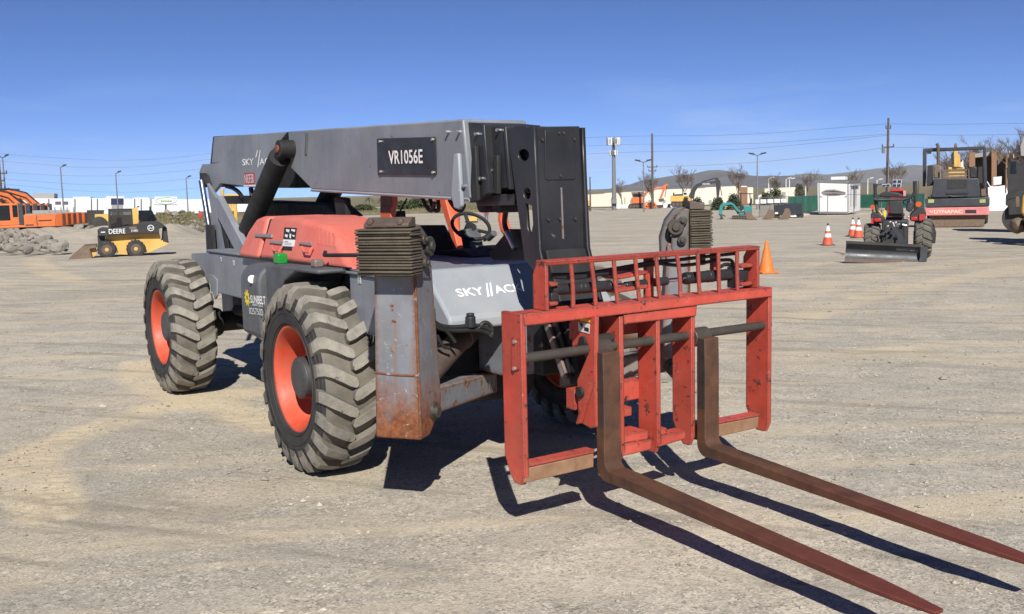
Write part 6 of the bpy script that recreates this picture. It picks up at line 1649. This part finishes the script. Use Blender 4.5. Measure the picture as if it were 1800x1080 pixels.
# far yellow machine beside the black boom head, and things seen through the cab
b = Bg('bulldozer', 'small yellow machine far behind, right of the black boom head', 'bulldozer', 1026, 370)
b.part('body', YEL, [(1012,352),(1037,353),(1038,363),(1012,364)], 0, 2, bevel=.05); b.part('cab', BLKM, [(1014,345),(1028,345),(1028,354),(1014,354)], .4, 1.6); tracks(b,1010,1038,362,370,0,.5); tracks(b,1010,1038,362,370,1.6,2.1)
b = Bg('plate_compactor', 'small yellow machine on the yard seen through the steering wheel', 'machine', 829, 392)
b.part('body', YEL, [(818,382),(838,380),(839,390),(819,391)], 0, 1.0, bevel=.03); b.rod('handle', BLKM, [(838,386),(846,388)], .04, .5); b.part('base', BLKM, [(817,389.5),(840,388.5),(840,391.5),(818,392)], -.1, 1.1)
b = Bg('lift_mast', 'yellow lattice mast of a machine behind the lift cylinder', 'machine', 402, dep=26)
for a in (397,405,413): b.rod('mast_rail', YEL, [(a,356),(a+2,392)], .05, 0)
b.rod('mast_rail', YEL, [(391,333),(391,346),(400,344),(425,346)], .05, 0); b.rod('mast_rail', YEL, [(394,368),(416,370)], .04, 0); b.part('carriage_plate', YEL, [(400,372),(412,372),(413,380),(401,380)], .1, .2)
b.part('base', BLKM, [(390,395),(425,395),(425,430),(390,430)], 0, 1.0); b.part('counterweight', YEL, [(385,425),(430,425),(430,468),(385,468)], -.2, 1.6, bevel=.05)
for a in (392,424):
    for y in (-.25,1.3): q = b.pt(a,470,y); m = MB(); m.cyl((q.x,y,.27),(q.x,y+.3,.27),.27,n=20); m.build('wheel', SIDEW, b.e, .03)
b = Bg('red_drum', 'small red drum on the bank left of the rear tower', 'drum', 352, dep=95)
b.rect('drum_body', REDM, 349, 374, 356, 383, 0, .5, bevel=.05); b.rect('lid', WHT, 342, 372, 349, 375, 0, .6)
# person by the far machine
b = Bg('person', 'person in a red jacket and grey trousers standing far behind the cab', 'person', 854, 392)
def body_mesh(e):
    v = [(0,0,.95),(0,0,1.2),(0,0,1.45),(0,0,1.56),(0,0,1.66),(.1,0,.88),(.12,0,.48),(.13,.0,.06),(.13,-.14,.03),(-.1,0,.88),(-.12,.02,.48),(-.13,.0,.06),(-.13,-.14,.03),(.19,0,1.42),(.25,.0,1.14),(.24,-.06,.9),(.24,-.08,.8),(-.19,0,1.42),(-.25,0,1.14),(-.24,-.06,.9),(-.24,-.08,.8)]
    ed = [(0,1),(1,2),(2,3),(3,4),(0,5),(5,6),(6,7),(7,8),(0,9),(9,10),(10,11),(11,12),(2,13),(13,14),(14,15),(15,16),(2,17),(17,18),(18,19),(19,20)]
    rd = [.15,.15,.15,.055,.1,.1,.07,.05,.045,.1,.07,.05,.045,.065,.05,.04,.035,.065,.05,.04,.035]
    me = bpy.data.meshes.new('body'); me.from_pydata(v, ed, []); o = bpy.data.objects.new('body', me); COL.objects.link(o); o.parent = e
    o.modifiers.new('skin','SKIN'); s = o.modifiers.new('sub','SUBSURF'); s.levels = 2; s.render_levels = 2
    for i, r in enumerate(rd): me.skin_vertices[0].data[i].radius = (r,r)
    me.skin_vertices[0].data[0].use_root = True
    m, nt, bb = _nt('clothed body'); tc = nt.nodes.new('ShaderNodeTexCoord').outputs['Object']; sx = nt.nodes.new('ShaderNodeSeparateXYZ'); nt.links.new(tc, sx.inputs[0])
    c = mixc(nt, ramp(nt, sx.outputs[2], .955, .965), (.1,.11,.14), (.45,.02,.035)); c = mixc(nt, ramp(nt, sx.outputs[2], 1.52, 1.53), c, (.4,.24,.17)); nt.links.new(c, bb.inputs['Base Color']); me.materials.append(m)
    return o
body_mesh(b.e); m = MB(); m.blob((0,.02,1.735),(.1,.11,.06),2,0); m.build('hair', BLKM, b.e)
# dry grass on the bank beyond the yard
GRASS = paint('dry grass', (.15,.14,.068), .9, var=.45, vscale=1.5)
def grass():
    rs = np.random.RandomState(4); n = 3500
    px = np.concatenate([rs.uniform(282,372,n//2), rs.uniform(600,900,n//2)]); v = np.concatenate([rs.uniform(100,127,n//2), rs.uniform(184,212,n//2)])
    u = (px-900)/CF*v; z = ground_z(u, v)
    x = CC.x+u*RH.x+v*FH.x; y = CC.y+u*RH.y+v*FH.y; h = (.08+.28*rs.rand(n)**2)*np.where(v > 150, 1.5, 1)
    a = rs.rand(n)*3.14; dx = np.cos(a)*.12; dy = np.sin(a)*.12; l = (rs.rand(n,2)-.5)*.3
    co = np.stack([np.stack([x-dx,y-dy,z-.05],-1),np.stack([x+dx,y+dy,z-.05],-1),np.stack([x+l[:,0],y+l[:,1],z+h],-1)],1).reshape(-1,3)
    f = np.arange(n*3).reshape(-1,3); me = bpy.data.meshes.new('grass'); me.from_pydata(co.tolist(),[],f.tolist()); me.materials.append(GRASS)
    o = bpy.data.objects.new('grass', me); COL.objects.link(o); tag(o,'rough green and dry grass on the bank beyond the yard','grass',kind='stuff')
grass()
# ------------------------------------------------------------------ air
m = bpy.data.materials.new('thin haze'); m.use_nodes = True; nt = m.node_tree
nt.nodes.remove(nt.nodes['Principled BSDF']); pv = nt.nodes.new('ShaderNodeVolumePrincipled')
pv.inputs['Color'].default_value = (.88,.9,.84,1); pv.inputs['Density'].default_value = 3.5e-5; pv.inputs['Anisotropy'].default_value = -.1
nt.links.new(pv.outputs[0], nt.nodes['Material Output'].inputs['Volume'])
mb = MB(); mb.bb(-18000,18000,-18000,18000,-14,640); hz = mb.build('haze', m, smooth=0); tag(hz, 'thin blue haze lying over the yard and the far hills', 'haze', kind='stuff')
# ------------------------------------------------------------------ light, sky, camera
SUN_EL, SUN_AZ = R_(38.0), Vector((.884,-.468,0)).normalized()
sd = Vector((SUN_AZ.x*math.cos(SUN_EL), SUN_AZ.y*math.cos(SUN_EL), math.sin(SUN_EL)))
sl = bpy.data.lights.new('sun', 'SUN'); sl.energy = 5.0; sl.angle = R_(.53); sl.color = (1.0,.955,.89)
so = bpy.data.objects.new('sun', sl); COL.objects.link(so); so.rotation_euler = sd.to_track_quat('Z','Y').to_euler(); so.location = (0,0,50)
W = bpy.data.worlds.new('World'); SC.world = W; W.use_nodes = True
wn = W.node_tree; bg = wn.nodes['Background']
sk = wn.nodes.new('ShaderNodeTexSky'); sk.sky_type = 'NISHITA'; sk.sun_disc = False
sk.sun_elevation = SUN_EL; sk.sun_rotation = math.atan2(SUN_AZ.x, SUN_AZ.y)
sk.altitude = 300; sk.air_density = .3; sk.dust_density = .0; sk.ozone_density = 2.5
tn = wn.nodes.new('ShaderNodeMix'); tn.data_type = 'RGBA'; tn.blend_type = 'MULTIPLY'; tn.inputs[0].default_value = 1
tn.inputs[7].default_value = (.575,.99,1.5,1)
wn.links.new(sk.outputs[0], tn.inputs[6]); 
# faint high cloud low in the sky
gc = wn.nodes.new('ShaderNodeTexCoord'); gm = wn.nodes.new('ShaderNodeMapping'); gm.inputs['Scale'].default_value = (5,5,34); wn.links.new(gc.outputs['Generated'], gm.inputs[0])
gn = noise(wn, gm.outputs[0], 1.0, 7, .62); gs = wn.nodes.new('ShaderNodeSeparateXYZ'); wn.links.new(gc.outputs['Generated'], gs.inputs[0])
lo = math_(wn, 'MULTIPLY', ramp(wn, gs.outputs[2], .0, .03), ramp(wn, gs.outputs[2], .12, .045))
cl = mixc(wn, math_(wn, 'MULTIPLY', math_(wn, 'MULTIPLY', ramp(wn, gn, .50, .74), lo), .3), tn.outputs[2], (8.5,9.6,11.0))
wn.links.new(cl, bg.inputs['Color']); bg.inputs['Strength'].default_value = .069
cam = bpy.data.cameras.new('camera'); co = bpy.data.objects.new('camera', cam); COL.objects.link(co)
cam.sensor_fit = 'HORIZONTAL'; cam.sensor_width = 36; cam.lens = CF/1800*36; cam.clip_start = .1; cam.clip_end = 30000
bk = -_fw
co.matrix_world = Matrix(((_r.x,_u.x,bk.x,CC.x),(_r.y,_u.y,bk.y,CC.y),(_r.z,_u.z,bk.z,CC.z),(0,0,0,1)))
SC.camera = co
SC.view_settings.view_transform = 'Standard'; SC.view_settings.look = 'None'; SC.view_settings.gamma = 1; SC.view_settings.exposure = .38
SC.cycles.max_bounces = 6; SC.cycles.volume_bounces = 0
